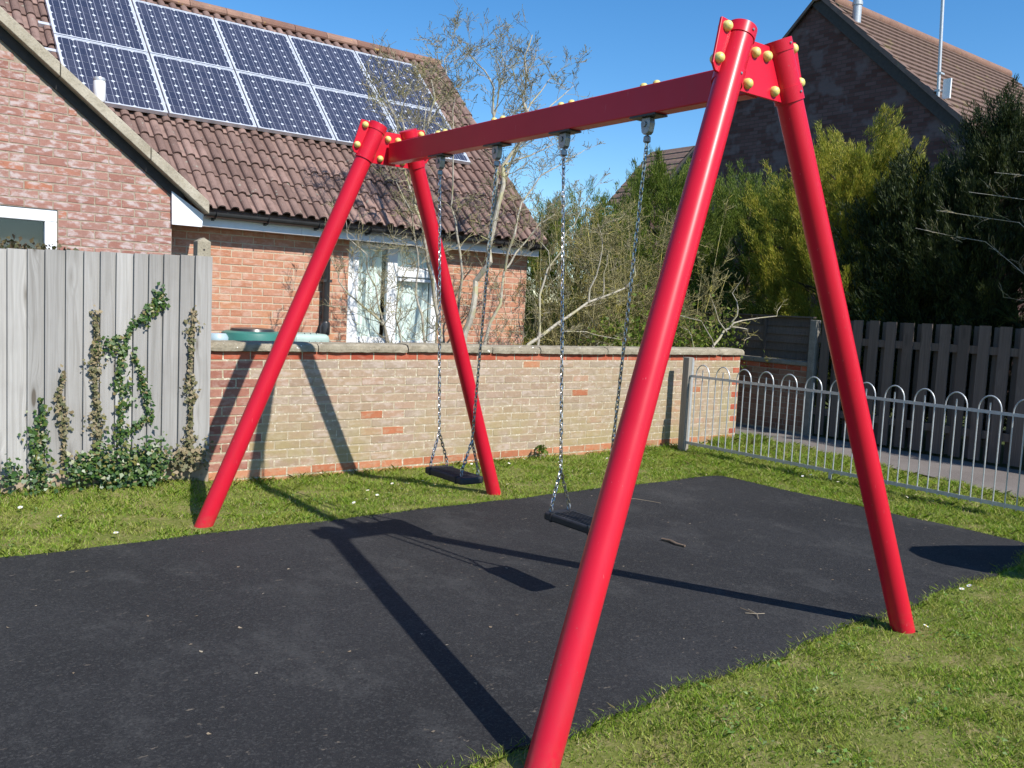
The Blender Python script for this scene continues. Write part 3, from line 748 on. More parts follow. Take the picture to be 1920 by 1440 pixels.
# window of the main wall
win = link('window', None, hs); wy0, wy1 = HY+.03, HY+.09
def wbar(x0, x1, z0, z1, d=0): return MB().box(x0, x1, wy0-d, wy1, z0, z1)
for nm, a in (('frame', (4.60, 4.738, .95, 2.17)), ('frame', (4.74, 5.102, .95, 1.115)), ('frame', (5.104, 5.232, .95, 2.17)), ('frame', (4.74, 5.102, 2.105, 2.17)), ('frame', (5.702, 5.784, .95, 2.17)), ('frame', (5.234, 5.700, .95, 1.075)), ('frame', (5.234, 5.700, 2.105, 2.17))):
    bevel(part(nm, wbar(*a), M_WHITE, win), .006)
bevel(part('transom', wbar(5.236, 5.698, 1.815, 1.93, .012), M_WHITE, win), .008)
bevel(part('transom', wbar(5.240, 5.694, 1.765, 1.800, .016), M_WHITE, win), .006)
for a, b, z0, z1 in ((4.736, 5.104, 1.113, 2.107), (5.232, 5.702, 1.073, 1.767), (5.232, 5.702, 1.928, 2.107)):
    part('pane', MB().box(a, b, wy0+.03, wy0+.036, z0, z1), M_GLASS, win)
def curtain(x0, x1, z0, z1, y, seed):
    r = random.Random(seed); mb = MB(); n = 44; ph = r.uniform(0, 6); vs = []
    for z in (z0, (z0+z1)/2, z1):
        for i in range(n+1):
            t = i/n; vs.append((x0+(x1-x0)*t, y+.014*math.sin(t*38+ph)+.008*math.sin(t*83+z), z))
    return mb.add(vs, [(r_*(n+1)+i, r_*(n+1)+i+1, (r_+1)*(n+1)+i+1, (r_+1)*(n+1)+i) for r_ in range(2) for i in range(n)])
part('curtain', curtain(4.70, 5.07, .9, 2.2, HY+.10, 1), M_CURT, win, True); part('curtain', curtain(5.20, 5.70, .9, 2.2, HY+.10, 2), M_CURT, win, True)
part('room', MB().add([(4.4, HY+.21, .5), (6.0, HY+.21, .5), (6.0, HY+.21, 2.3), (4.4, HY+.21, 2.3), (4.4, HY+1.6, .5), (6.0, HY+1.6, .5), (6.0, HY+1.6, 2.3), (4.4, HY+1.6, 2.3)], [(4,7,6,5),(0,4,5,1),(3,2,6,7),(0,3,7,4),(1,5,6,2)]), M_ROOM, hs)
# gable window
gwn = link('window', None, hs); gy0, gy1 = GY+.012, GY+.08
for a in ((.55, 1.622, 2.080, 2.183), (1.524, 1.622, 1.2, 2.078), (.55, .65, 1.2, 2.078), (.65, 1.524, 1.2, 1.3)):
    bevel(part('frame', MB().box(a[0], a[1], gy0, gy1, a[2], a[3]), M_WHITE, gwn), .006)
part('pane', MB().box(.648, 1.526, gy0+.04, gy0+.046, 1.29, 2.082), M_GLASS, gwn)
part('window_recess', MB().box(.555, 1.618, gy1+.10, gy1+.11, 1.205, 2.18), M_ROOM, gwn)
# roof vent pipe beside the verge
vt = thing('roof_vent', 'white vent pipe cap standing at the roof edge beside the solar panels', 'vent pipe', (1.99, 8.93, 3.0))
part('pipe', MB().lathe([(.040, 2.95), (.040, 3.22)], 16, (1.995, 8.93, 0)), M_CONC, vt, True)
part('cap', MB().lathe([(.044, 3.20), (.053, 3.22), (.053, 3.37), (.048, 3.385)], 20, (1.995, 8.93, 0)), M_WHITE, vt, True)
part('cap_top', MB().lathe([(.050, 3.386), (.052, 3.40), (.046, 3.415)], 20, (1.995, 8.93, 0)), M_GALV, vt, True)

# ------------------------------------------------------------------ solar panels
PW, PH, PO = .943, 1.062, .11
PX0, PS0 = 1.882, 1.262
cw, chh = (PW-.018-.052)/6, (PH-.014-.05)/8
def cell_mesh():
    w, h = cw*.489, chh*.489; c = .0185
    pts = [(-w+c, -h), (w-c, -h), (w, -h+c), (w, h-c), (w-c, h), (-w+c, h), (-w, h-c), (-w, -h+c)]
    return MB().add([(a, b, 0) for a, b in pts], [tuple(range(8))]).mesh('cell', M_CELL)
CELL = cell_mesh()
R3 = Matrix.Rotation(ang, 3, 'X')
rowname = ['lower', 'upper']; colname = ['first', 'second', 'third', 'fourth', 'fifth']
for row in range(2):
    for col in range(5):
        x0 = PX0+col*PW; s0 = PS0+row*PH; org = RP(x0+PW/2, s0+PH/2, PO)
        lab = 'solar panel in the %s row, %s from the vent pipe end' % (rowname[row], colname[col])
        t = thing('solar_panel', lab, 'solar panel', tuple(org), 'solar panels on the tiled roof')
        L = lambda a, b, d: org + R3 @ Vector((a, b, d))
        def slab(a0, a1, b0, b1, d0, d1):
            vs = [L(a, b, d) for d in (d0, d1) for a, b in ((a0, b0), (a1, b0), (a1, b1), (a0, b1))]
            return MB().add(vs, [(0,3,2,1),(4,5,6,7),(0,1,5,4),(1,2,6,5),(2,3,7,6),(3,0,4,7)])
        w, h = (PW-.018)/2, (PH-.014)/2; fw_ = .017
        fr = MB()
        for q in ((-w, w, -h, -h+fw_), (-w, w, h-fw_, h), (-w, -w+fw_, -h+fw_, h-fw_), (w-fw_, w, -h+fw_, h-fw_)):
            s_ = slab(*q, -.04, .003); fr.add(s_.v, s_.f)
        part('frame', fr, M_FRAME, t)
        part('back_sheet', slab(-w+fw_, w-fw_, -h+fw_, h-fw_, -.008, -.004), M_SHEET, t)
        for i in range(6):
            for j in range(8):
                link('cell', CELL, t, L((i-2.5)*cw, (j-3.5)*chh, -.0028), (ang, 0, 0))
        s_ = MB().add([L(-w+fw_, -h+fw_, -.0005), L(w-fw_, -h+fw_, -.0005), L(w-fw_, h-fw_, -.0005), L(-w+fw_, h-fw_, -.0005)], [(0,1,2,3)])
        part('cover_glass', s_, M_PVGLASS, t)
for row in range(2):
    for fr_ in (.22, .78):
        s = PS0+(row+fr_)*PH; a = RP(PX0-.10, s, PO-.062); b = RP(PX0+5*PW+.05, s, PO-.062)
        nm = ['lowest', 'second lowest', 'second highest', 'highest'][row*2+(0 if fr_ < .5 else 1)]
        o = link('mounting_rail', MB().bar(a, b, .045, .04, tuple(RP(0, 0, 1)-RP(0, 0, 0))).mesh('mounting_rail', M_FRAME))
        tag(o, 'silver mounting rail under the solar panels, the %s of four' % nm, 'rail', 'solar panel mounting rails')

# ------------------------------------------------------------------ hoop-top fence
HFX = 7.75
hf = thing('hoop_top_fence', 'galvanised hoop-top railing along the path', 'railing', (HFX, 5.0, 0))
ry0, ry1 = 6.80, 3.10
part('top_rail', MB().box(HFX-.004, HFX+.004, ry1, ry0, .840, .868), M_GALV, hf)
part('bottom_rail', MB().box(HFX-.004, HFX+.004, ry1, ry0, .080, .112), M_GALV, hf)
y = ry0-.085; nh = 0
while y-.20 > ry1:
    pts = [(HFX, y, .07), (HFX, y, .868)]; R = .094; cyy = y-R
    for k in range(1, 12): t = math.pi*k/12; pts.append((HFX, cyy+R*math.cos(t), .868+.122*math.sin(t)))
    pts += [(HFX, y-2*R, .868), (HFX, y-2*R, .07)]
    part('hoop', MB().tube(pts, .0062, 8), M_GALV, hf, True)
    part('bar', MB().tube([(HFX, cyy, .07), (HFX, cyy, .932)], .0062, 8), M_GALV, hf, True)
    y -= .2835; nh += 1
p1 = MB().box(HFX-.042, HFX+.042, ry0-.005, ry0+.085, -.06, 1.062)
o = part('wooden_post', p1, M_POST, hf); bevel(o, .006)
part('post_strap', MB().box(HFX+.012, HFX+.044, ry0-.0085, ry0-.0052, .10, 1.05), M_GALV, o)
o = part('steel_post', MB().box(HFX-.03, HFX+.03, ry1-.06, ry1, -.06, .95), M_GALV, hf); bevel(o, .004)
part('foot', MB().box(HFX-.006, HFX+.006, 4.93, 4.96, -.05, .08), M_GALV, hf)

# ------------------------------------------------------------------ path-side low wall with panel fence, and board fence
PXW = 10.42
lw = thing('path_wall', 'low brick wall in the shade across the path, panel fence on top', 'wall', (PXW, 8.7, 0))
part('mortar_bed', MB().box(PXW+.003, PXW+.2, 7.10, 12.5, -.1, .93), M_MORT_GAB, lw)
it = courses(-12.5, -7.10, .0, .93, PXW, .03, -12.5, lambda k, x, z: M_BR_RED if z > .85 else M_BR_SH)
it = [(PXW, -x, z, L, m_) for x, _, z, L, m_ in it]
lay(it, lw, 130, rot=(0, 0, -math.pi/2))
y = 7.08
while y < 12.4:
    o = part('coping_stone', MB().box(PXW-.035, PXW+.24, y+.004, min(y+.9, 12.5)-.004, .932, .99), M_CONCD, lw); bevel(o, .008); y += .9
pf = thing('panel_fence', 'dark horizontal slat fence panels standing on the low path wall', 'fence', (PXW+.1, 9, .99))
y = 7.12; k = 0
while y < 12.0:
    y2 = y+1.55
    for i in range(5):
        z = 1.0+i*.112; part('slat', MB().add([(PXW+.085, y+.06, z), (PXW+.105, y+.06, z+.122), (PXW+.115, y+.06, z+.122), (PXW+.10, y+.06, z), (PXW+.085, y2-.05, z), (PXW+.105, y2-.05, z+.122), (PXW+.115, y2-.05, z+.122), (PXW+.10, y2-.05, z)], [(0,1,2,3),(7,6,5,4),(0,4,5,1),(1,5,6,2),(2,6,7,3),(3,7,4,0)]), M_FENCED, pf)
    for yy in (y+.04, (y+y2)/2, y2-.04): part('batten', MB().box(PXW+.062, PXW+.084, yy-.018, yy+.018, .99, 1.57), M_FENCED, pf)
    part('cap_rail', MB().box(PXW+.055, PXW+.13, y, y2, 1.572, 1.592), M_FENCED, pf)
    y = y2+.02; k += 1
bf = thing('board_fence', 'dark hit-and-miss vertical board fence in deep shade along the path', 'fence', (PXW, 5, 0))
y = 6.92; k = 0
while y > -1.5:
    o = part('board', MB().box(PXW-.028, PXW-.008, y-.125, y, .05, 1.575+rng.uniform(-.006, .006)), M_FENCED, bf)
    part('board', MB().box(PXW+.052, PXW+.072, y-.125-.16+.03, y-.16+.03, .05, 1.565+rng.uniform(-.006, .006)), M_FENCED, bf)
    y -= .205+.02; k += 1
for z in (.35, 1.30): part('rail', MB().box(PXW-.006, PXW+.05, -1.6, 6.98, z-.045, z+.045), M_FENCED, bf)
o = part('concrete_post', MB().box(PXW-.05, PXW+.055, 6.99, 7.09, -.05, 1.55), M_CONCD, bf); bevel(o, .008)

# ------------------------------------------------------------------ neighbour house (shaded gable)
NX = 16.0; AY, AZ = 11.30, 8.03; NM = .92
nh_ = thing('gabled_house', 'dark brick gable of a tall house rising behind the conifers', 'house', (NX, AY, 0))
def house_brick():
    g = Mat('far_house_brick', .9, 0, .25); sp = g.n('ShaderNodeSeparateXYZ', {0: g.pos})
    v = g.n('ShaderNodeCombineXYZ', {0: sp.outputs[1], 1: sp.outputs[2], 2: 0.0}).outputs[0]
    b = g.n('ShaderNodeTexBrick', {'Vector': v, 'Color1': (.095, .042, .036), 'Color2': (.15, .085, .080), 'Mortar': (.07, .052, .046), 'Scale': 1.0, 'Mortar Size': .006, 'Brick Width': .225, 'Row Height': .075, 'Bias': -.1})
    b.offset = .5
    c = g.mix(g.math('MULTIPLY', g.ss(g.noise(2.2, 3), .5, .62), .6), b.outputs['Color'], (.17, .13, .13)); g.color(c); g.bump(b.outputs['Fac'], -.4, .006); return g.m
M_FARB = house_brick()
hw = 3.75; EZ = AZ-hw*NM
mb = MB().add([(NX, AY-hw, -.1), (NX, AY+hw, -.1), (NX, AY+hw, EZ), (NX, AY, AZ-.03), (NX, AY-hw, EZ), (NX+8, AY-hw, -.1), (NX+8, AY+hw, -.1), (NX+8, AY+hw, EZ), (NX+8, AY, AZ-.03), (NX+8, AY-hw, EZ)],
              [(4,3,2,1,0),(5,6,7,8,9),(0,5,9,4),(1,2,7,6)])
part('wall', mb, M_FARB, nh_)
def far_tile():
    g = Mat('far_roof_tile', .9, 0, .2); sp = g.n('ShaderNodeSeparateXYZ', {0: g.pos})
    a = g.math('FRACT', g.math('MULTIPLY', sp.outputs[2], 1/.215)); b = g.math('FRACT', g.math('MULTIPLY', sp.outputs[0], 1/.3))
    c = g.ramp(g.noise(8, 4), [(.3, (.15, .098, .078)), (.7, (.21, .14, .112))]); c = g.mix(g.math('MULTIPLY', g.ss(g.noise(3, 3), .60, .7), .6), c, (.26, .21, .10))
    g.color(c); g.bump(g.math('ADD', g.math('MULTIPLY', a, -1.0), g.math('MULTIPLY', g.math('ABSOLUTE', g.math('SUBTRACT', b, .5)), 1.4)), 1.0, .06); return g.m
M_FART = far_tile()
def nr(x, s, h=0):  # right (sunny) slope
    k = 1/math.sqrt(1+NM*NM); return Vector((x, AY-s*k-h*NM*k, AZ-s*NM*k+h*k))
rows = 22; SL = (hw+.25)*math.sqrt(1+NM*NM); rf = MB()
for j in range(rows):
    a, b = SL*j/rows, SL*(j+1)/rows
    rf.add([nr(NX-.1, a, .03), nr(NX+8.2, a, .03), nr(NX+8.2, b, .065), nr(NX-.1, b, .065), nr(NX+8.2, b, .03), nr(NX-.1, b, .03)], [(0,1,2,3), (3,2,4,5)])
rfp = part('roof', rf, M_FART, nh_)
k_ = 1/math.sqrt(1+NM*NM)
part('rear_slope', MB().add([(NX-.1, AY, AZ+.03), (NX+8.2, AY, AZ+.03), (NX+8.2, AY+hw+.25, AZ-(hw+.25)*NM+.03), (NX-.1, AY+hw+.25, AZ-(hw+.25)*NM+.03), (NX-.1, AY, AZ-.05), (NX-.1, AY+hw+.25, AZ-(hw+.25)*NM-.05)], [(0,3,2,1), (0,4,5,3)]), M_FART, nh_)
for j in range(14):
    a, b = SL*j/14, SL*(j+1)/14
    part('verge_tile', MB().add([nr(NX-.13, a, .0), nr(NX+.05, a, .0), nr(NX+.05, b, .0), nr(NX-.13, b, .0), nr(NX-.13, a, .075), nr(NX+.05, a, .075), nr(NX+.05, b, .095), nr(NX-.13, b, .095)], [(0,3,2,1),(4,5,6,7),(0,1,5,4),(1,2,6,5),(2,3,7,6),(3,0,4,7)]), M_VERGE if False else M_FART, rfp)
part('ridge', MB().tube([(NX-.12, AY, AZ+.02), (NX+8.2, AY, AZ+.02)], .13, 10), M_RIDGE, rfp, True)
part('barge_board', MB().add([nr(NX-.06, 0, -.20), nr(NX-.06, SL, -.20), nr(NX-.06, SL, -.005), nr(NX-.06, 0, -.005), nr(NX-.02, 0, -.20), nr(NX-.02, SL, -.20), nr(NX-.02, SL, -.005), nr(NX-.02, 0, -.005)], [(0,1,2,3),(7,6,5,4),(0,4,5,1),(3,2,6,7)]), M_DARKSOF, nh_)
fl_ = MB().lathe([(.085, 7.45), (.085, 7.80), (.10, 7.80), (.10, 7.86), (.085, 7.86), (.085, 8.6)], 14, (16.35, 10.66, 0)); part('flue', fl_, M_GALV, nh_, True)
ms = thing('aerial_mast', 'tall thin grey aerial mast fixed to the shaded gable wall', 'mast', (NX-.10, 8.62, 5.6))
part('pole', MB().tube([(NX-.10, 8.60, 5.60), (NX-.10, 8.72, 8.6)], .030, 10), M_GALV, ms, True)
for z in (5.75, 6.05): part('bracket', MB().box(NX-.13, NX+.0, 8.57, 8.66, z-.015, z+.015), M_GALV, ms)
part('junction_box', MB().box(NX-.04, NX-.002, 8.42, 8.56, 5.60, 5.95), M_WHITE, ms)

dh = thing('distant_house', 'tiled roof of a distant house peeping over the hedge', 'house', (24, 23, 0))
part('wall', MB().box(22.2, 25.8, 21.7, 23.5, 0, 5.5).add([(22.2, 21.7, 5.5), (25.8, 21.7, 5.5), (24, 21.7, 7.2), (22.2, 23.5, 5.5), (25.8, 23.5, 5.5), (24, 23.5, 7.2)], [(0,1,2), (3,5,4)]), M_FARB, dh)
dr = MB()
for sg in (-1, 1):
    for k in range(9):
        a, b = k*.24, (k+1)*.24
        dr.add([(24+sg*a, 21.55, 7.36-a), (24+sg*a, 23.6, 7.36-a), (24+sg*b, 23.6, 7.40-b), (24+sg*b, 21.55, 7.40-b), (24+sg*b, 21.55, 7.34-b), (24+sg*b, 23.6, 7.34-b)], [(0,1,2,3), (3,2,5,4)])
part('roof', dr, M_FART, dh)
part('barge_board', MB().add([(24, 21.53, 7.36), (21.8, 21.53, 5.16), (21.8, 21.53, 4.96), (24, 21.53, 7.16), (26.2, 21.53, 5.16), (26.2, 21.53, 4.96)], [(0,1,2,3), (0,3,5,4)]), M_DARKSOF, dh)

# ------------------------------------------------------------------ foliage builders
def sprays(P, D, L, Wd, r, per=4, spread=.55, droop=.0):
    """fans of narrow leaf blades: P base points, D directions"""
    N = len(P); tot = N*per
    Pb = np.repeat(P, per, 0); Db = np.repeat(D, per, 0) + r.normal(0, spread, (tot, 3)); Db[:, 2] -= droop
    Db /= np.linalg.norm(Db, axis=1)[:, None]
    Lb = np.repeat(L, per)*r.uniform(.55, 1.1, tot); sd = np.cross(Db, r.normal(0, 1, (tot, 3))); sd /= np.linalg.norm(sd, axis=1)[:, None]
    w = (Wd*r.uniform(.6, 1.2, tot))[:, None]; Lb = Lb[:, None]
    Pb = Pb + r.normal(0, .02, (tot, 3))
    v = np.stack([Pb, Pb+Db*Lb*.45+sd*w, Pb+Db*Lb, Pb+Db*Lb*.45-sd*w], 1).reshape(-1, 3)
    f = np.arange(tot*4); return v, f, np.full(tot, 4)

def conifer(name, label, base, rx, ry, H, mat, n, seed, shape='cone', group=None, z0=.2, L=.09, up=.55, W=.0075, lumps=.2, blen=.5, per=24):
    """n boughs spread through the crown, each carrying rows of small feathery sprays"""
    r = np.random.default_rng(seed); t = thing(name, label, 'conifer', base, group)
    h = r.uniform(0, 1, n)**.8; th = r.uniform(0, 2*np.pi, n)
    if shape == 'cone': prof = np.clip(np.minimum(1.0, (1-h)*2.0+.05), .05, 1)*np.where(h < .12, .8, 1)
    elif shape == 'dome': prof = np.sqrt(np.clip(1-np.clip((h-.35)/.68, 0, 1)**2.2, 0, 1))+.03
    else: prof = np.where(h > .9, 1-(h-.9)*3.5, 1.0)
    lum = 1+lumps*(np.sin(th*3+seed)*np.sin(h*7+seed*2)+.6*np.sin(th*7+h*11+seed)+.5*np.sin(th*13-h*19))
    rad = prof*lum*r.uniform(.42, .86, n)
    zt = H*(.93+.05*np.sin(th*4+seed)+.04*np.sin(th*9))
    P0 = np.stack([base[0]+rad*rx*np.cos(th), base[1]+rad*ry*np.sin(th), base[2]+z0+h*(zt-z0)], 1)
    D = np.stack([np.cos(th)*.75, np.sin(th)*.75, up+h*h*1.3], 1)+r.normal(0, .22, (n, 3)); D /= np.linalg.norm(D, axis=1)[:, None]
    bl = blen*r.uniform(.5, 1.25, n)*np.where(h > .85, .8, 1)
    u = r.uniform(0, 1, (n, per)); P = P0[:, None]+D[:, None]*(u*bl[:, None])[..., None]; P[..., 2] += .10*u*u*bl[:, None]
    P += r.normal(0, 1, P.shape)*(.060*(1.05-.9*u))[..., None]*(blen/.5)
    P = P.reshape(-1, 3); DD = np.repeat(D, per, 0)+r.normal(0, .25, (n*per, 3)); DD[:, 2] += .3
    v, f, s = sprays(P, DD, np.full(n*per, L)*r.uniform(.6, 1.3, n*per), np.full(n*per*4, W), r, 4, .30)
    o = link('crown', np_mesh('crown', v, f, s, mat), t); o['kind'] = 'stuff'
    mb = MB().tube([base, (base[0]+.05, base[1], base[2]+H*.55), (base[0], base[1]+.04, base[2]+H*.9)], [.09, .06, .012], 8)
    for k in range(0, n, max(1, n//60)):
        z = max(base[2]+.2, P0[k, 2]-.35); mb.tube([(base[0], base[1], z), tuple(P0[k]), tuple(P0[k]+D[k]*bl[k]*.6)], [.02, .011, .003], 4)
    part('trunk', mb, M_DEADW, t); return t

conifer('golden_conifer', 'bushy golden-green conifer with a sunlit top beside the red leg', (12.2, 7.75, 0), 1.3, 1.6, 4.15, M_CON_Y, 700, 3, 'dome', 'conifers behind the path fence', per=85, L=.085, W=.0046, blen=.55, lumps=.22, up=.55)
conifer('dark_conifer', 'tall dark conifer at the picture edge, bare twigs in front', (12.05, 5.55, 0), 1.25, 1.25, 4.25, M_CON_D, 620, 5, 'cone', 'conifers behind the path fence', per=62, L=.085, W=.0052, blen=.6, lumps=.3)
conifer('dark_conifer', 'dark conifer close behind the tall conifer at the picture edge', (13.5, 6.0, 0), 1.2, 1.3, 4.1, M_CON_D, 800, 6, 'dome', 'conifers behind the path fence', per=18, L=.11, W=.010)
conifer('dark_conifer', 'dark conifer filling the gap between the golden and the tall conifer', (12.0, 6.5, 0), 1.1, 1.0, 3.6, M_CON_D, 800, 8, 'dome', 'conifers behind the path fence', per=30, L=.10)
conifer('dark_conifer', 'dark conifer beyond the picture edge shading the board fence', (11.9, 3.4, 0), 1.15, 1.4, 4.3, M_CON_D, 600, 9, 'box', 'conifers behind the path fence', L=.2, W=.02, per=14)
conifer('dark_conifer', 'farthest dark conifer along the path, out past the picture edge', (11.8, .9, 0), 1.15, 1.6, 5.4, M_CON_D, 600, 10, 'box', 'conifers behind the path fence', L=.2, W=.02, per=14)
conifer('green_conifer', 'bright green conifer seen between the two front legs', (12.9, 10.2, 0), 1.25, 1.0, 3.75, M_CON_G, 480, 12, 'dome', 'conifers behind the garden', L=.085, W=.005, per=62, blen=.6, lumps=.3)
conifer('green_conifer', 'green conifer under the distant tiled roof, behind the bare bush', (11.2, 10.6, 0), 1.25, 1.0, 3.85, M_CON_G, 480, 13, 'dome', 'conifers behind the garden', L=.085, W=.005, per=62, blen=.6, lumps=.3)
conifer('green_conifer', 'lower green conifer next to the house corner behind bare branches', (9.3, 10.6, 0), 1.35, 1.0, 2.95, M_CON_G, 480, 14, 'dome', 'conifers behind the garden', L=.085, W=.005, per=62, blen=.6, lumps=.3)

# ------------------------------------------------------------------ bare shrubs
def grow(out, buds, p, d, L, r, depth, R, upb=.25, wig=.28):
    n = 5; pts = [p]; rad = [r]; q = Vector(p); d = Vector(d).normalized()
    for i in range(n):
        d = (d+Vector((R.gauss(0, wig), R.gauss(0, wig), R.gauss(0, wig)+upb*.25))*.55).normalized(); q = q+d*(L/n); pts.append(q.copy()); rad.append(max(.0021, r*(1-.75*(i+1)/n)))
        if depth > 0 and i >= 1:
            for _ in range(1 if R.random() < .75 else 2):
                s = Vector((R.gauss(0, 1), R.gauss(0, 1), R.gauss(.35, .6))).normalized(); dd = (d*.6+s*.75).normalized()
                grow(out, buds, q.copy(), dd, L*R.uniform(.35, .62), rad[-1]*.7, depth-1, R, upb, wig)
        elif depth == 0 and R.random() < .5: buds.append((q.copy(), d.copy()))
    buds.append((q.copy(), d.copy())); out.append((pts, rad))
def shrub(name, label, stems, r0, seed, dens, tl, depth=2, tw=M_TWIG, bk=M_BARK, jitter=.18, group=None, budsz=.011, grp_cat='shrub'):
    R = random.Random(seed); base = stems[0][0]; t = thing(name, label, grp_cat, (base[0], base[1], 0), group); tw_out = []; buds = []
    for si, st_ in enumerate(stems):
        pts = [Vector(p) for p in st_]
        if si == 0 or pts[0].z < 1.0: pts = [Vector((pts[0].x+(base[0]-pts[0].x)*.35, pts[0].y, -.03))]+pts
        for i in range(1, len(pts)): pts[i] = pts[i]+Vector((R.gauss(0, .008), R.gauss(0, jitter*.35), R.gauss(0, .008)))
        # smooth a little by midpoint subdivision
        fine = [pts[0]]
        for a, b in zip(pts, pts[1:]): fine += [(a+b)/2+Vector((R.gauss(0, .008), R.gauss(0, .012), R.gauss(0, .006))), b]
        n = len(fine); ra = r0[si] if isinstance(r0, (list, tuple)) else r0
        rads = [max(.0035, ra*(1-.86*i/(n-1))) for i in range(n)]
        part('stem', MB().tube(fine, rads, 8), bk, t, True)
        for i in range(2, n):
            if fine[i].z < .9: continue
            for _ in range(dens + (1 if fine[i].z > 2.4 else 0)):
                if R.random() < .75:
                    d = (fine[i]-fine[i-1]).normalized(); s = Vector((R.gauss(0, 1), R.gauss(0, 1), R.gauss(.3, .6))).normalized()
                    grow(tw_out, buds, fine[i]+(fine[i-1]-fine[i])*R.random(), d*.5+s*.8, tl*R.uniform(.5, 1.2)*(1-.45*i/n), min(rads[i]*.5, .007), depth, R)
    mb = MB()
    for pts, rad in tw_out: mb.tube(pts, rad, 3, False)
    o = part('twigs', mb, tw, t); o['kind'] = 'stuff'
    bm = MB()
    for p, d in buds:
        s = budsz*R.uniform(.6, 1.3); a = d.orthogonal().normalized()*s*.32; b = d.cross(a)
        bm.add([p-d*s*.3, p+a+d*s*.4, p+b+d*s*.4, p-a+d*s*.4, p-b+d*s*.4, p+d*s*1.3], [(0,2,1),(0,3,2),(0,4,3),(0,1,4),(5,1,2),(5,2,3),(5,3,4),(5,4,1)])
    if bm.v: o = part('buds', bm, M_BUD, t); o['kind'] = 'stuff'
    return t
A = [
 [(4.62,8.00,0.85),(4.53,8.00,1.12),(4.43,8.00,1.30),(4.29,8.00,1.45),(4.07,8.00,1.58),(3.97,8.00,1.70),(3.89,8.00,1.84),(3.85,8.00,2.06)],
 [(4.63,8.05,0.85),(4.55,8.05,1.14),(4.45,8.05,1.34),(4.41,8.05,1.66),(4.29,8.05,1.82),(4.23,8.05,1.97),(4.09,8.05,2.14),(4.05,8.05,2.36)],
 [(5.00,8.10,0.84),(4.97,8.10,1.12),(4.96,8.10,1.39),(4.92,8.10,1.61),(4.91,8.10,1.90),(4.85,8.10,2.17),(4.76,8.10,2.44),(4.67,8.10,2.75),(4.62,8.10,3.01)],
 [(4.67,7.95,0.86),(4.63,7.95,1.12),(4.63,7.95,1.36),(4.62,7.95,1.67),(4.72,7.95,1.85),(4.83,7.95,1.93),(4.92,7.95,2.07)],
 [(5.40,8.30,0.82),(5.34,8.30,1.35),(5.25,8.30,1.77),(5.08,8.30,2.07),(5.00,8.30,2.33),(4.97,8.30,2.58),(4.86,8.30,2.95),(4.80,8.30,3.27),(4.80,8.30,3.45),(4.82,8.30,3.68),(4.94,8.30,4.03)],
 [(4.97,8.30,2.58),(5.02,8.30,3.03),(5.07,8.30,3.42),(5.09,8.30,3.67),(5.12,8.30,3.86),(5.23,8.30,3.95),(5.26,8.30,4.10),(5.34,8.30,4.21),(5.36,8.30,4.42)],
 [(4.80,8.30,3.25),(4.59,8.20,3.49),(4.50,8.20,3.66),(4.46,8.20,3.84)],
 [(4.62,8.10,3.01),(4.50,8.12,3.30),(4.48,8.12,3.55),(4.40,8.12,3.75)],
 [(4.86,8.30,2.95),(4.98,8.25,3.25),(5.02,8.25,3.6),(4.96,8.25,3.95)],
 [(5.07,8.30,3.42),(5.18,8.3,3.6),(5.34,8.3,3.72),(5.5,8.3,3.95)],
]
shrub('bare_shrub', 'many-stemmed bare shrub growing in front of the white window', A, [.017, .016, .018, .013, .026, .015, .010, .009, .010, .009], 21, 1, .46, 2, group='bare shrubs behind the garden wall')
B = [
 [(5.34,7.90,0.86),(5.40,7.90,1.22),(5.46,7.90,1.47),(5.55,7.90,1.79),(5.64,7.90,2.00),(5.71,7.90,2.29),(5.77,7.90,2.83),(5.83,7.90,3.05),(5.99,7.90,3.32),(6.09,7.90,3.64),(6.13,7.90,3.85),(6.11,7.90,4.03),(6.08,7.90,4.26),(6.17,7.90,4.49)],
 [(5.80,8.10,0.84),(5.82,8.10,1.14),(5.94,8.10,1.55),(6.04,8.10,1.93),(6.17,8.10,2.13),(6.44,8.10,2.47),(6.64,8.10,2.62)],
 [(5.57,8.15,0.84),(5.52,8.15,1.32),(5.47,8.15,1.84),(5.41,8.15,2.29),(5.37,8.15,2.58),(5.30,8.15,3.00),(5.31,8.15,3.39),(5.34,8.15,3.73)],
 [(5.71,7.90,2.29),(5.77,8.00,2.88),(5.72,8.00,3.54),(5.69,8.00,3.85),(5.60,8.00,4.01),(5.45,8.00,4.17),(5.42,8.00,4.26)],
 [(5.77,7.90,2.83),(5.99,8.00,3.13),(6.08,8.00,3.54),(6.25,8.00,3.80),(6.53,8.00,4.09),(6.68,8.00,4.29)],
 [(5.99,7.90,3.32),(6.33,8.00,3.64),(6.62,8.00,3.93),(6.81,8.00,4.08)],
 [(5.83,7.90,3.05),(6.28,8.00,3.23),(6.58,8.00,3.39),(6.61,8.00,3.51)],
 [(5.72,8.00,3.54),(5.77,8.00,3.83),(5.83,8.00,4.07),(5.83,8.00,4.26)],
 [(6.04,8.10,1.93),(6.04,8.05,2.33),(6.24,8.05,2.70),(6.49,8.05,3.02),(6.91,8.05,3.32),(7.20,8.05,3.42)],
]
shrub('bare_tree', 'tall bare tree with pale leaning trunk between the window and house corner', B, [.040, .026, .020, .018, .016, .013, .011, .010, .015], 22, 1, .50, 2, grp_cat='tree', group='bare shrubs behind the garden wall')
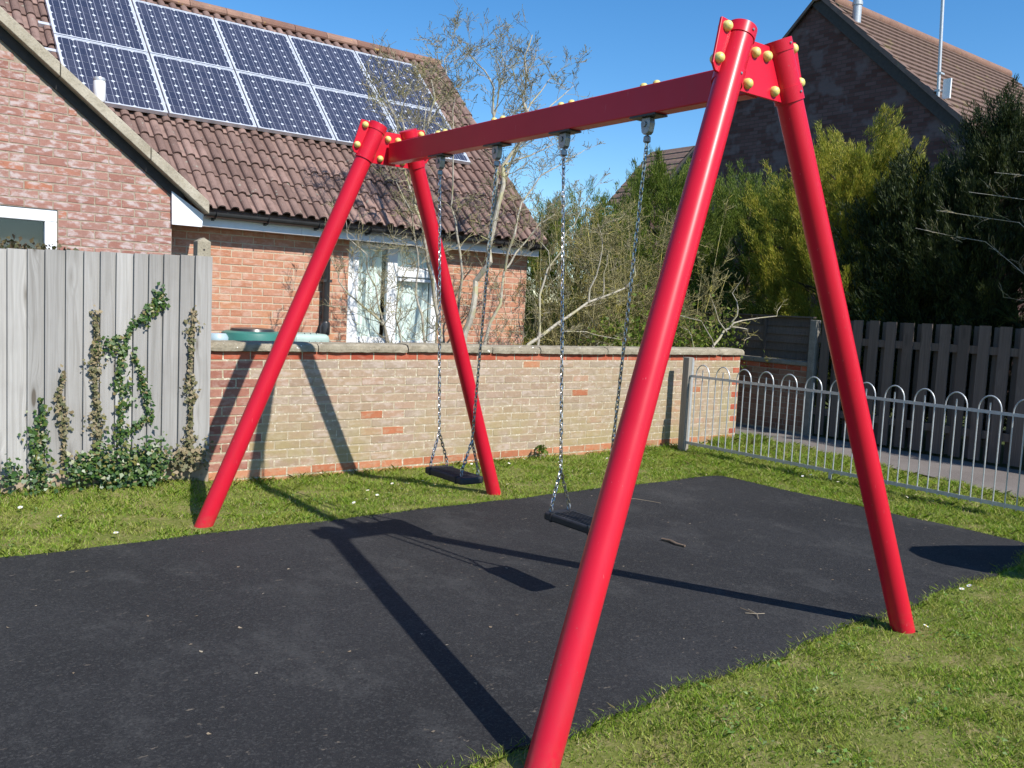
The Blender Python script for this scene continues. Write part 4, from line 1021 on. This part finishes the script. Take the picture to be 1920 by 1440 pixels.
C_ = [
 [(5.90,7.70,0.93),(6.07,7.70,1.14),(6.51,7.70,1.37),(6.96,7.70,1.62),(7.53,7.70,1.82),(7.59,7.70,1.97),(7.65,7.70,2.20)],
 [(6.20,7.75,0.93),(6.23,7.75,1.26),(6.33,7.75,1.69),(6.41,7.75,1.96),(6.56,7.75,2.19),(6.63,7.75,2.41),(6.76,7.75,2.58),(6.85,7.75,2.81)],
 [(6.96,7.70,1.62),(7.03,7.72,1.93),(7.04,7.72,2.25),(7.05,7.72,2.52)],
 [(6.51,7.70,1.37),(6.60,7.70,1.28),(6.90,7.70,1.29),(7.25,7.70,1.24),(7.54,7.70,1.20)],
 [(6.41,7.75,1.96),(6.34,7.80,2.17),(6.27,7.80,2.34)],
 [(7.20,7.72,1.70),(7.22,7.75,1.96),(7.23,7.75,2.17)],
]
shrub('bare_shrub', 'bare shrub with one thick low bough slanting up over the wall coping', C_, [.026, .017, .012, .010, .008, .008], 23, 1, .38, 2, group='bare shrubs behind the garden wall')
D_ = [
 [(9.02,7.65,0.87),(9.13,7.65,1.14),(9.37,7.65,1.34),(9.46,7.65,1.47),(9.73,7.65,1.49),(10.19,7.65,1.58),(10.39,7.65,1.73)],
 [(9.46,7.65,1.47),(9.50,7.65,1.66),(9.55,7.65,1.85),(9.59,7.65,2.06)],
 [(9.37,7.65,1.34),(9.17,7.65,1.49),(9.08,7.65,1.66),(9.03,7.65,1.83)],
 [(9.42,7.65,1.41),(9.78,7.65,1.36),(9.88,7.65,1.28),(9.68,7.65,1.24)],
 [(8.76,7.65,0.94),(8.73,7.65,1.21),(8.68,7.65,1.34),(8.56,7.65,1.39)],
 [(9.07,7.60,1.15),(8.87,7.60,1.31),(8.70,7.60,1.48),(8.49,7.60,1.54)],
]
shrub('bare_shrub', 'small twisted bare shrub at the end of the garden wall', D_, [.022, .011, .011, .009, .010, .010], 24, 1, .22, 1, M_TWIGY, group='bare shrubs behind the garden wall')
R = random.Random(31); E_ = []
for k in range(60):
    x = R.uniform(7.3, 10.0); y = R.uniform(8.3, 9.3); H = R.uniform(1.9, 3.05)-abs(x-8.8)*.2; lean = R.gauss(0, .35)
    E_.append([(x, y, .1), (x+lean*.15, y, .8), (x+lean*.5+R.gauss(0, .08), y+R.gauss(0, .1), H*.62), (x+lean+R.gauss(0, .12), y+R.gauss(0, .15), H)])
shrub('tangled_bush', 'dense tangle of lichen-yellow bare twigs in front of the green conifers', E_, [.010]*60, 32, 3, .50, 2, M_TWIGY, M_TWIGY, group='bare shrubs behind the garden wall', budsz=.012, grp_cat='bush')
R = random.Random(41); F_ = []
for k in range(5):
    y = 5.2-.28*k; F_.append([(11.0+.1*k, y-.9, .1), (10.95, y-.8, 1.4), (10.9, y-.6, 2.1+.2*k), (10.8, y-.1, 2.55+.22*k), (10.75, y+.75, 2.75+.2*k)])
shrub('bare_shrub', 'thin pale bare branches reaching in before the tall dark conifer', F_, [.008]*5, 42, 1, .42, 1, group='bare shrubs behind the path fence')
# dark evergreen undergrowth at the foot of the bare bushes
def leafmass(name, label, cat, pts, spread, n, size, mat, seed, z0=0, stem=True, group=None, base=None):
    r = np.random.default_rng(seed); t = thing(name, label, cat, base or (pts[0][0], pts[0][1], z0), group); c = r.integers(0, len(pts), n); P = np.array(pts)[c]+r.normal(0, 1, (n, 3))*np.array(spread); P[:, 2] = np.maximum(P[:, 2], z0+.02)
    v, f, s = leaves(P, size, r); o = link('foliage', np_mesh('foliage', v, f, s, mat), t); o['kind'] = 'stuff'
    if stem:
        mb = MB()
        for p in pts: mb.tube([(p[0], p[1], z0-.02), (p[0]+.02, p[1], (p[2]+z0)/2), p], [.008, .006, .002], 4)
        part('stem', mb, M_TWIG, t)
    return t
def leaves(P, size, r, face=None):
    n = len(P); nn = r.normal(0, 1, (n, 3))
    if face is not None: nn = np.array(face)*1.4+nn*.55
    nn /= np.linalg.norm(nn, axis=1)[:, None]
    a = np.cross(nn, r.normal(0, 1, (n, 3))); a /= np.linalg.norm(a, axis=1)[:, None]; b = np.cross(nn, a); s = (size*r.uniform(.55, 1.25, n))[:, None]
    shp = [(-.5, 0, 0), (-.15, .45, .08), (.1, .28, .04), (.7, 0, -.06), (.1, -.28, .04), (-.15, -.45, .08)]
    v = np.stack([P+a*s*x+b*s*y+nn*s*z for x, y, z in shp], 1).reshape(-1, 3); f = np.arange(n*6); return v, f, np.full(n, 6)
leafmass('evergreen_shrub', 'dark evergreen shrub low behind the wall under the tangled twigs', 'shrub', [(7.6+.28*k, 8.05+.1*(k % 2), 1.05+.08*(k % 3)) for k in range(9)], (.18, .12, .22), 2600, .05, M_CON_G, 51)
leafmass('bronze_shrub', 'bronze-leaved shrub showing over the timber fence below the gable window', 'shrub', [(.55+.16*k, 7.3, 1.80-.013*k) for k in range(6)], (.09, .07, .045), 1100, .035, M_SHRUBLEAF, 52)

# ------------------------------------------------------------------ ivy on the fence
IV = {
 'a': ([(1.531,1.357),(1.539,1.147),(1.527,.917),(1.543,.684),(1.552,.30)], .030, 420, M_IVYDRY, 'thick withered ivy strand straight up a board, left of the branching ivy'),
 'b': ([(1.324,.918),(1.297,.767),(1.325,.615),(1.333,.30)], .026, 230, M_IVYDRY, 'short withered ivy strand with green top, second from the fence left'),
 'c': ([(1.196,.695),(1.17,.545),(1.163,.25)], .042, 230, M_IVY, 'lowest ivy strand with glossy green leaves nearest the left edge'),
 'd': ([(2.225,1.401),(2.213,1.157),(2.205,.912),(2.217,.665),(2.202,.25)], .026, 420, M_IVYDRY, 'tall narrow ivy strand on the fence end next to the brick wall'),
 'e': ([(1.557,1.117),(1.665,1.13),(1.739,1.111),(1.693,.955),(1.732,.758),(1.70,.40)], .038, 420, M_IVY, 'branching green ivy in the middle of the timber fence'),
 'f': ([(1.867,1.33),(1.793,1.29),(1.738,1.17)], .020, 80, M_IVY, 'slanting ivy shoot that joins the high clump to the branching ivy'),
 'g': ([(1.985,1.50),(1.965,1.43),(1.912,1.38),(1.867,1.33)], .036, 240, M_IVY, 'dark ivy clump highest on the timber fence'),
 'h': ([(1.78,1.07),(1.814,1.0),(1.865,.875),(1.894,.674),(1.94,.60),(1.80,.52),(1.70,.45)], .022, 230, M_IVY, 'thin curling ivy tendril on the right of the branching ivy'),
}
for k, (pl_, w, n, mt, lab) in IV.items():
    r = np.random.default_rng(ord(k)); t = thing('ivy_strand', lab, 'ivy', (pl_[-1][0], FY-.03, pl_[-1][1]), 'ivy climbing the timber fence')
    pts = np.array(pl_); seg = np.r_[0, np.cumsum(np.linalg.norm(np.diff(pts, axis=0), axis=1))]; u = r.uniform(0, seg[-1], n)
    cx = np.interp(u, seg, pts[:, 0])+r.normal(0, w, n)*(.6+.5*np.sin(u*14+ord(k))); cz = np.interp(u, seg, pts[:, 1])+r.normal(0, w, n)
    P = np.stack([cx, FY-.028-np.abs(r.normal(0, .018, n)), cz], 1); v, f, s = leaves(P, .029, r, (0, -1, .35))
    o = link('foliage', np_mesh('foliage', v, f, s, mt), t); o['kind'] = 'stuff'
    part('stem', MB().tube([(a, FY-.024, b) for a, b in pl_], .005, 5), M_TWIG, t)
def clump(label, xs, n, seed, mt, zz=.27, sx=.12, sz=.07):
    r = np.random.default_rng(seed); t = thing('ivy_clump', label, 'ivy', (float(np.mean(xs)), FY-.08, .09), 'ivy clumps along the fence foot')
    c = r.choice(xs, n); P = np.stack([c+r.normal(0, sx, n), FY-.05-np.abs(r.normal(0, .05, n)), zz+r.normal(0, sz, n)], 1); P[:, 2] = np.maximum(P[:, 2], .10)
    v, f, s = leaves(P, .034, r, (0, -1, .6)); o = link('foliage', np_mesh('foliage', v, f, s, mt), t); o['kind'] = 'stuff'
    mb = MB()
    for q in xs: mb.tube([(q, FY-.06, .08), (q+.02, FY-.05, .2), (q-.01, FY-.03, .34)], .004, 4)
    part('stem', mb, M_TWIG, t)
clump('glossy ivy clump at the fence foot below the branching ivy', [1.60, 1.74, 1.86, 1.97], 620, 61, M_IVY, .27, .045, .085)
clump('ivy clump creeping onto the gravel board below the thick withered strand', [1.42, 1.52], 330, 62, M_IVY, .23, .05, .06)
clump('ivy clump at the foot of the fence end beside the red leg', [2.12, 2.2, 2.28], 260, 63, M_IVYDRY, .27, .045, .06)
clump('ivy clump at the fence foot nearest the left picture edge', [1.0, 1.14, 1.19], 240, 64, M_IVY, .22, .035, .08)
clump('trailing ivy hanging over the gravel board onto the grass', [1.68, 1.72, 1.9], 300, 65, M_IVY, .15, .06, .04)

# ------------------------------------------------------------------ things behind the wall
cb = thing('compost_bin', 'round green compost bin lid showing over the wall coping', 'bin', (3.11, 8.0, 0))
part('body', MB().lathe([(.30, 0), (.26, 1.04)], 28, (3.11, 8.0, 0)), M_BIN, cb, True)
part('lid', MB().lathe([(.27, 1.045), (.285, 1.05), (.285, 1.13), (.27, 1.185), (.235, 1.20)], 32, (3.11, 8.0, 0)), M_BIN, cb, True)
part('lid_top', MB().lathe([(.20, 1.2), (.19, 1.222), (.10, 1.228)], 28, (3.11, 8.0, 0)), M_GUT, cb, True)
wb = thing('water_butt', 'pale green ribbed bin lid behind the wall next to the downpipe', 'bin', (3.64, 8.0, 0))
part('body', MB().box(3.46, 3.80, 7.84, 8.16, 0, 1.05), M_BINW, wb)
o = part('lid', MB().box(3.44, 3.815, 7.82, 8.18, 1.055, 1.19), M_BINW, wb); bevel(o, .05, 4)
for k in range(3): part('lid_rib', MB().tube([(3.60+k*.06, 7.815, 1.08), (3.585+k*.06, 7.83, 1.15), (3.56+k*.06, 7.87, 1.195)], .005, 6), M_GUT, o)
tb = thing('plastic_tub', 'pale blue upturned tub against the fence end behind the wall', 'tub', (2.78, 7.95, 0))
part('body', MB().lathe([(.09, .0), (.09, 1.08), (.10, 1.10), (.10, 1.14), (.075, 1.175)], 20, (2.77, 7.95, 0)), M_BINB, tb, True)

# weed at the wall foot, stick, litter
leafmass('weed', 'small weed at the foot of the garden wall', 'weed', [(5.76, 6.98, .12), (5.80, 6.97, .09)], (.03, .02, .03), 40, .045, M_CON_G, 71, 0)
tag(link('stick', MB().tube([(4.478, 4.085, .024), (4.49, 4.02, .026), (4.475, 3.95, .024), (4.486, 3.885, .024)], [.010, .011, .010, .008], 7).mesh('stick', M_STICK, True)), 'short brown stick lying on the rubber surface', 'stick')
tag(link('straw', MB().tube([(5.02, 5.25, .02), (5.13, 5.17, .024), (5.25, 5.10, .022), (5.31, 4.98, .02), (5.33, 4.90, .02)], .0022, 5).mesh('straw', M_LITTER, True)), 'long curved dry straw on the rubber surface behind the front leg', 'straw')
tag(link('dead_tuft', MB().tube([(3.76, 2.74, .02), (3.80, 2.78, .026), (3.83, 2.86, .022)], .0025, 4).tube([(3.77, 2.83, .02), (3.80, 2.78, .026), (3.85, 2.77, .022)], .002, 4).tube([(3.80, 2.78, .024), (3.79, 2.88, .03)], .0018, 4).mesh('dead_tuft', M_LITTER, True)), 'small dry grass tuft on the rubber near its front edge', 'grass tuft')
r = np.random.default_rng(81); n = 75
P = np.stack([r.uniform(.5, 6.6, n), r.uniform(2.5, 5.5, n), np.full(n, .017)], 1)
P2 = np.stack([r.normal(8.0-.0*r.uniform(0, 1, 140), .25, 140), r.uniform(3.2, 6.8, 140), np.full(140, .03)], 1)
P3 = np.stack([r.uniform(2.5, 7.4, 40), 7.0-np.abs(r.normal(0, .03, 40)), np.full(40, .05)], 1)
v, f, s = leaves(np.concatenate([P, P2, P3]), .016, r, (0, 0, 2.5)); o = link('leaf_litter', np_mesh('leaf_litter', v, f, s, M_LITTER)); tag(o, 'scattered dry leaf flakes on the rubber and beside the path', 'litter', kind='stuff')

r = np.random.default_rng(83); n = 900; c = np.stack([r.uniform(1.6, 6.8, 90), r.uniform(.9, 2.5, 90)], 1)[r.integers(0, 90, n)]+r.normal(0, .035, (n, 2))
n2_ = 500; c2 = np.stack([r.uniform(.8, 7.6, 70), r.uniform(5.65, 6.95, 70)], 1)[r.integers(0, 70, n2_)]+r.normal(0, .03, (n2_, 2)); c = np.concatenate([c, c2]); c = c[~inside_mat(c[:, 0], c[:, 1])]
P = np.stack([c[:, 0], c[:, 1], lawn_h(c[:, 0], c[:, 1])+r.uniform(.008, .028, len(c))], 1); v, f, s = leaves(P, .017, r, (0, 0, 1.2))
o = link('lawn_weeds', np_mesh('lawn_weeds', v, f, s, M_WEED)); tag(o, 'small broad-leaved weeds scattered in the grass', 'weeds', kind='stuff')

# daisies
def daisy_mesh():
    mb = MB(); n = 11
    for k in range(n):
        a = 2*math.pi*k/n; c, s = math.cos(a), math.sin(a); mb.add([(0, 0, 0), (.009*c-.0035*s, .009*s+.0035*c, .0025), (.015*c, .015*s, .004), (.009*c+.0035*s, .009*s-.0035*c, .0025)], [(0, 3, 2, 1)])
    return mb.mesh('petals', M_PETAL)
DM = daisy_mesh(); DC = MB().lathe([(.0045, 0), (.0042, .002), (.002, .0035)], 8, (0, 0, .002)).mesh('flower_centre', M_YOLK); DS = MB().tube([(0, 0, -.035), (.001, 0, 0)], .001, 4).mesh('stalk', M_CON_G)
R = random.Random(91)
def daisy(x, y, lab, grp, sc_=.95):
    z = .036+float(lawn_h(np.array(x), np.array(y))); t = thing('daisy', lab, 'daisy', (x, y, z), grp); rot = (R.uniform(.1, .5), R.uniform(-.3, .3), R.uniform(0, 6))
    for nm, me in (('petals', DM), ('flower_centre', DC), ('stalk', DS)):
        link(nm, me, t, (x, y, z), rot, (sc_, sc_, sc_))
for k in range(16): daisy(R.uniform(3.0, 4.1), R.uniform(5.75, 6.5), 'white daisy in the grass beneath the swing seat by the wall', 'daisies beneath the swing seat')
for k in range(20): daisy(R.uniform(4.5, 6.6), R.uniform(5.8, 6.9), 'white daisy in the grass between the far right leg and the railing post', 'daisies along the wall')
for x, y in ((1.19, 6.30), (1.22, 6.34), (1.0, 6.55), (1.40, 5.75)): daisy(x, y, 'white daisy in the grass before the timber fence', 'daisies before the timber fence', 1.15)
for k in range(8): daisy(R.uniform(7.05, 7.7), R.uniform(3.6, 6.5), 'white daisy in the grass beside the railing', 'daisies beside the railing')
for x, y in ((5.22, 2.42), (5.33, 2.43), (5.36, 2.38), (4.40, 2.20)): daisy(x, y, 'white daisy at the ragged front edge of the rubber surface', 'daisies at the front edge', 1.05)

# added board out of view, outline shaped to cast a shadow on the rubber
pp = thing('shadow_caster', 'added wooden board out of view, shaped to cast the pointed shadow on the rubber', 'shadow caster', (6.7, 1.6, 0))
part('panel', MB().prism([(5.91,1.17),(5.97,1.32),(6.08,1.44),(6.2,1.48),(6.5,1.36),(6.91,1.13),(7.5,.9),(7.5,.3),(6.6,.35),(6.06,.754),(5.94,.95)], lambda a, b, d: (a, d, b), 1.59, 1.62), M_POST, pp)
for x in (6.6, 7.4): part('post', MB().box(x-.05, x+.05, 1.63, 1.73, -.1, 1.1), M_POST, pp)

# ------------------------------------------------------------------ grass
def blades(x, y, hgt, wid, r):
    n = len(x); z = lawn_h(x, y)-.006; a = r.uniform(0, 2*np.pi, n); lean = r.uniform(.25, 1.7, n)*hgt; la = r.uniform(0, 2*np.pi, n)
    dx, dy = np.cos(a)*wid, np.sin(a)*wid; lx, ly = np.cos(la)*lean, np.sin(la)*lean
    b = np.stack([x, y, z], 1); w = np.stack([dx, dy, np.zeros(n)], 1)
    m = b+np.stack([lx*.35, ly*.35, hgt*.6], 1); t = b+np.stack([lx, ly, hgt], 1)
    return np.stack([b-w, b+w, m+w*.75, t, m-w*.75], 1).reshape(-1, 3)
def field(n, x0, x1, y0, y1, h0, h1, w, seed, cond=None):
    r = np.random.default_rng(seed); x = r.uniform(x0, x1, n); y = r.uniform(y0, y1, n)
    k = ~inside_mat(x, y) & (y < WY-.005) & ~((x < 2.37) & (y > FY-.02))
    for (lx, ly) in ((CX-AB, CY+LB), (CX+AB, CY+LB), (CX+AB, CY-LB), (CX-AB-.115, CY-LB-.128)):
        d = np.hypot(x-lx, y-ly); k &= (d > .062) & (r.uniform(0, 1, n) < np.clip((d-.05)/.26, .10, 1))
    cl = np.sin(x*6.3+1.3*np.sin(y*4.1))*np.sin(y*7.7+1.7*np.sin(x*3.3))+.6*np.sin(x*17+y*5)*np.sin(y*19-x*4)
    lo = np.sin(x*2.1+.7)*np.sin(y*2.6+1.1)+.7*np.sin(x*3.7-y*2.9+.4); k &= r.uniform(0, 1, n) < np.clip(.78+.42*cl-.22*np.clip(lo-.35, 0, 2), .14, 1)
    if cond is not None: k &= cond(x, y)
    x, y, cl = x[k], y[k], cl[k]; h = r.uniform(h0, h1, len(x))*(1+.38*cl)*(1+.9*np.clip((y-6.75)/.3, 0, 1)*(r.uniform(0, 1, len(x)) < .5))
    return blades(x, y, np.clip(h, .008, .12), r.uniform(.6, 1.25, len(x))*w, r)
vs = [field(190000, 1.4, 7.2, .85, 2.95, .010, .024, .0019, 1), field(110000, .2, 7.75, 5.55, 7.06, .012, .032, .0024, 2), field(60000, 6.7, 8.25, 2.4, 7.0, .02, .05, .0026, 3), field(42000, 8.2, 9.6, 2.4, 7.3, .02, .06, .003, 8, lambda x, y: (x < np.interp(y, [2.5, 3.6, 4.25, 5.3, 6.6, 7.3], [8.5, 8.72, 8.92, 9.12, 9.42, 9.5])+.06*np.sin(y*9))),
      field(12000, -3, 1.2, -1, 7.0, .02, .05, .003, 4), field(9000, 1.2, 8.2, -2, .6, .02, .05, .003, 5), field(3500, 8.4, 9.2, 6.75, 7.05, .04, .11, .003, 6)]
# blades creeping over the edges of the rubber
r = np.random.default_rng(77); n = 9000; i = r.integers(0, len(EDGE)-1, n); t = r.uniform(0, 1, n)[:, None]; e = EDGE[i]*(1-t)+EDGE[(i+1) % len(EDGE)]*t; e = e+r.normal(0, .018, (n, 2))
k = (e[:, 0] > .2); e = e[k]; vs.append(blades(e[:, 0], e[:, 1], r.uniform(.015, .04, len(e)), r.uniform(.6, 1.2, len(e))*.002, r))
V = np.concatenate(vs); o = link('grass', np_mesh('grass', V, np.arange(len(V)), np.full(len(V)//5, 5), M_GRASS)); tag(o, 'short spring grass around the rubber surface', 'grass', kind='stuff')

for e in BASED:
    if '_base' in e: del e['_base']
